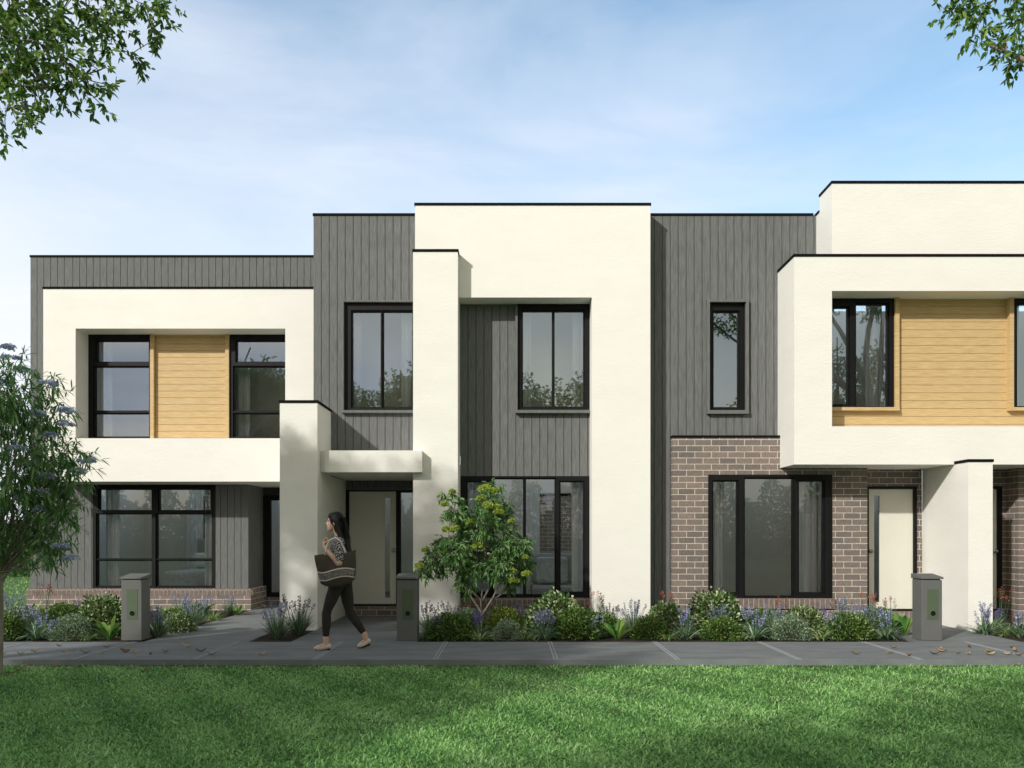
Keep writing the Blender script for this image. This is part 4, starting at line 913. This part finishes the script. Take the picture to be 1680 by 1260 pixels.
def ellipsoid(b, c, r, n=14, m=10, rot=0.0):
    k = len(b.v); c = Vector(c); cr, sr = math.cos(rot), math.sin(rot)
    for i in range(m+1):
        t = math.pi*i/m
        for j in range(n):
            a = 2*math.pi*j/n; x = r[0]*math.sin(t)*math.cos(a); y = r[1]*math.sin(t)*math.sin(a); z = r[2]*math.cos(t)
            b.v.append((c.x+x*cr-z*sr, c.y+y, c.z+x*sr+z*cr))
    for i in range(m):
        for j in range(n): b.f.append((k+i*n+j, k+(i+1)*n+j, k+(i+1)*n+(j+1) % n, k+i*n+(j+1) % n))
wo_ = thing('person', 'woman walking left along the footpath, long black hair, patterned shirt, black leggings, shoulder bag', 'person', (WX, WY, 0))
hipn, hipf = wp(556, 955, -.07), wp(563, 955, .07)
kn, kf = wp(539, 1003, -.09), wp(572, 1006, .08)
an, af = wp(537, 1047, -.09), wp(596.5, 1043, .08)
pel = wp(559, 948, 0); wai = wp(559, 930, 0); che = wp(558, 903, 0); nck = wp(555.5, 882, 0); hd = wp(549, 858, 0)
shn, shf = wp(560, 891, -.155), wp(556, 890, .155)
el, wr = wp(564, 925, -.27), wp(540, 900, -.20)
elf, wrf = wp(566, 922, .21), wp(556, 948, .23)
def torso_extra(b):
    ellipsoid(b, che, (.105, .15, .17)); ellipsoid(b, wai, (.09, .12, .13)); ellipsoid(b, pel, (.115, .155, .12))
    # head: skull, face wedge, nose, lips, chin, brow, ear
    ellipsoid(b, hd+Vector((.012, 0, .018)), (.088, .072, .098)); ellipsoid(b, hd+Vector((-.04, 0, -.03)), (.052, .054, .078), rot=-.1)
    ellipsoid(b, hd+Vector((-.088, 0, -.014)), (.020, .013, .017), rot=.5); ellipsoid(b, hd+Vector((-.076, 0, .004)), (.014, .010, .024), rot=.3)
    ellipsoid(b, hd+Vector((-.078, 0, -.048)), (.015, .021, .011)); ellipsoid(b, hd+Vector((-.070, 0, -.088)), (.020, .022, .017))
    ellipsoid(b, hd+Vector((-.068, 0, .030)), (.016, .045, .012)); ellipsoid(b, hd+Vector((.012, -.074, -.012)), (.017, .009, .03)); ellipsoid(b, hd+Vector((.012, .074, -.012)), (.017, .009, .03))
def foot(heel, toe, ank):
    return [[(ank, .036), ((ank*.45+heel*.55)+Vector((-.01, 0, 0)), .034), (heel+Vector((-.012, 0, .012)), .030)], [(heel+Vector((-.005, 0, .01)), .029), (heel.lerp(toe, .45)+Vector((0, 0, .014)), .034), (heel.lerp(toe, .8), .028), (toe, .017)]]
hn, tn = wp(541.5, 1060, -.09), wp(521, 1062.5, -.095); hf, tf = wp(602, 1054.5, .08), wp(587, 1062, .08)
hand = wr+Vector((-.012, .02, .075)); fing = []
for k in range(4):                                       # fingers curl round the strap
    a = hand+Vector((-.004+.0*k, -.030+.019*k, .012+.004*(1.5-abs(k-1.5)))); fing.append([(a, .0098), (a+Vector((.012, .004, .030-.003*k)), .0092), (a+Vector((.036, .006, .030-.003*k)), .0086), (a+Vector((.044, .006, .008)), .0076)])
fing.append([(hand+Vector((.0, -.03, -.022)), .0115), (hand+Vector((.020, -.044, .0)), .0102), (hand+Vector((.036, -.034, .018)), .0085)])
fhand = wrf+Vector((-.012, 0, -.075)); ffing = []
for k in range(4):
    a = fhand+Vector((-.026+.017*k, 0, -.02)); ffing.append([(a, .0095), (a+Vector((-.006, 0, -.032)), .009), (a+Vector((-.018, 0, -.055+.006*abs(k-1.5))), .0078)])
ffing.append([(fhand+Vector((-.028, 0, .015)), .011), (fhand+Vector((-.048, 0, -.008)), .0095), (fhand+Vector((-.055, 0, -.03)), .008)])
body = blob('body', [[(pel, .1), (wai, .09), (che, .1), (nck+Vector((0, 0, -.03)), .06), (nck, .042), (hd+Vector((.015, 0, -.05)), .045)],
    [(shn, .048), (shn.lerp(el, .5), .042), (el, .034), (el.lerp(wr, .35), .035), (wr, .023), (hand, .030)], [(shf, .048), (shf.lerp(elf, .5), .042), (elf, .034), (elf.lerp(wrf, .35), .034), (wrf, .023), (fhand, .028)],
    [(che+Vector((.01, -.03, .06)), .07), (shn, .05)], [(che+Vector((.01, .03, .06)), .07), (shf, .05)],
    [(hipn, .085), (hipn.lerp(kn, .45), .07), (kn, .048), (kn.lerp(an, .35), .048), (an, .030)], [(hipf, .085), (hipf.lerp(kf, .45), .07), (kf, .048), (kf.lerp(af, .35), .048), (af, .030)]]
    + foot(hn, tn, an)+foot(hf, tf, af)+fing+ffing, 'skin', wo_, vox=.0055, smooth=3, extra=torso_extra)
def shirt_extra(b):
    ellipsoid(b, che, (.118, .165, .18)); ellipsoid(b, wai, (.105, .14, .15)); ellipsoid(b, wp(558, 941, 0), (.12, .165, .07))
blob('shirt', [[(wai, .11), (che, .115), (nck+Vector((.005, 0, -.035)), .068)], [(che+Vector((.01, -.03, .06)), .085), (shn, .064), (shn.lerp(el, .45), .06), (shn.lerp(el, .78), .055)], [(che+Vector((.01, .03, .06)), .085), (shf, .064), (shf.lerp(elf, .45), .06), (shf.lerp(elf, .78), .055)]], 'shirt', wo_, smooth=3, extra=shirt_extra)
def leg_extra(b): ellipsoid(b, pel+Vector((.008, 0, -.01)), (.128, .165, .115))
e_n, e_f = kn.lerp(an, .84), kf.lerp(af, .84)
blob('leggings', [[(hipn, .098), (hipn.lerp(kn, .45), .08), (kn, .056), (kn.lerp(an, .35), .056), (e_n, .041)], [(hipf, .098), (hipf.lerp(kf, .45), .08), (kf, .056), (kf.lerp(af, .35), .056), (e_f, .041)]], 'legging', wo_, smooth=3, extra=leg_extra)
for h_, t_ in ((hn, tn), (hf, tf)):
    s = blob('shoe', [[(h_+Vector((.002, 0, .006)), .034), (h_.lerp(t_, .45)+Vector((0, 0, .0)), .037), (h_.lerp(t_, .8), .034), (t_+Vector((-.004, 0, 0)), .022)]], 'shoe', wo_, smooth=2)
    q = MB(); dd = Vector((0, 0, -.030)); 
    q.tube([h_+dd+Vector((.02, 0, 0)), h_.lerp(t_, .5)+dd, t_+Vector((-.01, 0, -.022))], [.02, .022, .014], 8); q.build('sole', 'sole', s)
def hair_extra(b):
    ellipsoid(b, hd+Vector((.026, 0, .03)), (.098, .086, .106)); ellipsoid(b, hd+Vector((-.022, 0, .075)), (.058, .07, .046), rot=-.35)
    ellipsoid(b, hd+Vector((.055, 0, -.04)), (.07, .085, .12))
hc = []
for k, (yy, xo, r) in enumerate([(-.06, 0, .042), (-.02, .015, .05), (.03, .02, .048), (.07, 0, .04), (-.075, -.022, .026)]):
    a = hd+Vector((.05+xo, yy, .02)); hc.append([(a, r), (wp(560+xo*60, 876, yy), r*1.02), (wp(567+xo*60, 892, yy*1.05-.02), r*.9), (wp(572.5+xo*60, 905, yy-.03), r*.55), (wp(575+xo*60, 912, yy-.04), r*.22)])
h = blob('hair', hc, 'hair', wo_, smooth=2, extra=hair_extra)
# loose strands over the hair
P = []; Dr = []
for k in range(230):
    a = rng.uniform(-1.45, .9); P.append(hd+Vector((.03+.1*math.cos(a)*.92+.0, random.uniform(-.092, .06), .04+.1*math.sin(a)*.5))); Dr.append((rng.uniform(.10, .34), rng.uniform(-.1, .02), -1))
ribbons('strand', np.array([tuple(p) for p in P]), np.array(Dr), rng.uniform(.18, .34, 230), .007, 'hair', h, droop=.05, seg=6)
# face details
s = MB(); ellipsoid(s, hd+Vector((-.068, -.030, .008)), (.007, .011, .006), 10, 6); s.build('eye', 'hair', wo_, smooth=True)
s = MB(); ellipsoid(s, hd+Vector((-.068, .030, .008)), (.007, .011, .006), 10, 6); s.build('eye', 'hair', wo_, smooth=True)
s = MB(); s.tube([hd+Vector((-.070, -.046, .024)), hd+Vector((-.080, -.028, .031)), hd+Vector((-.085, -.012, .027))], [.002, .004, .003], 6); s.build('eyebrow', 'hair', wo_)
# tote bag hanging from the near shoulder
bagt = thing('shoulder_bag', 'large dark brown shoulder bag with a white edged band, carried by the walking woman', 'bag', (WX, WY-.2, .8))
top = [(522, 911.5), (534, 909.5), (546, 912), (562, 914), (575, 906), (588.5, 902.5)]; bot = [(532.5, 957), (540, 960.5), (552, 962.5), (566, 961.5), (580, 957), (587.5, 948.5)]
def bag_pt(u, v, side):
    i = min(int(u*5), 4); f = u*5-i
    tx, tz = (top[i][q]*(1-f)+top[i+1][q]*f for q in (0, 1)); bx_, bz_ = (bot[i][q]*(1-f)+bot[i+1][q]*f for q in (0, 1))
    w = (.012+.075*math.sin(math.pi*min(1, v*.95+.02))**.7)*math.sin(math.pi*(.04+.92*u))**.5
    sag = .008*math.sin(u*11+v*4)+.006*math.sin(u*23+v*7)
    p = wp(tx*(1-v)+bx_*v, tz*(1-v)+bz_*v, -.20+side*w+sag*side); return p
def band_v(u, k):                                       # height across the bag of the nearly straight band
    i = min(int(u*5), 4); f = u*5-i; tz = top[i][1]*(1-f)+top[i+1][1]*f; bz_ = bot[i][1]*(1-f)+bot[i+1][1]*f
    y = 938.5-6*u+2.2*math.sin(u*7)+12*k; return (y-tz)/(bz_-tz)
def bag_grid(v0, v1, nu=26, nv=14, off=0.0, band=False):
    b = MB()
    for side in (-1, 1):
        k = len(b.v)
        for i in range(nu+1):
            for j in range(nv+1):
                vv = v0+(v1-v0)*j/nv; p = bag_pt(i/nu, band_v(i/nu, vv) if band else vv, side); b.v.append((p.x, p.y+side*off, p.z))
        for i in range(nu):
            for j in range(nv):
                a = k+i*(nv+1)+j; q = (a, a+nv+1, a+nv+2, a+1); b.f.append(q if side < 0 else q[::-1])
        if side == -1: k0 = k
    n1 = (nu+1)*(nv+1)
    for i in range(nu): a = k0+i*(nv+1)+nv; b.f.append((a, a+nv+1, a+nv+1+n1, a+n1))
    for e in (0, nu):
        for j in range(nv): a = k0+e*(nv+1)+j; b.f.append((a, a+1, a+1+n1, a+n1))
    return b
bag_grid(0, 1).build('bag_body', 'bag', bagt, smooth=True)
bag_grid(0, 1, 26, 4, .004, True).build('band', 'band', bagt, smooth=True)
bag_grid(-.12, .04, 26, 2, .007, True).build('piping', 'bag_white', bagt, smooth=True); bag_grid(.96, 1.12, 26, 2, .007, True).build('piping', 'bag_white', bagt, smooth=True)
for yo in (-.035, .03):
    s = MB(); c = [wp(541, 910, -.20+yo), wp(541.5, 900, -.215+yo*.4), wp(546, 888, -.225+yo*.3), wp(556, 882.5, -.215+yo*.3), wp(565, 888, -.205+yo*.4), wp(572, 905, -.2+yo), wp(573, 908, -.20+yo)]
    s.tube(c, .0065, 6); s.build('strap', 'bag_white', bagt, smooth=True)
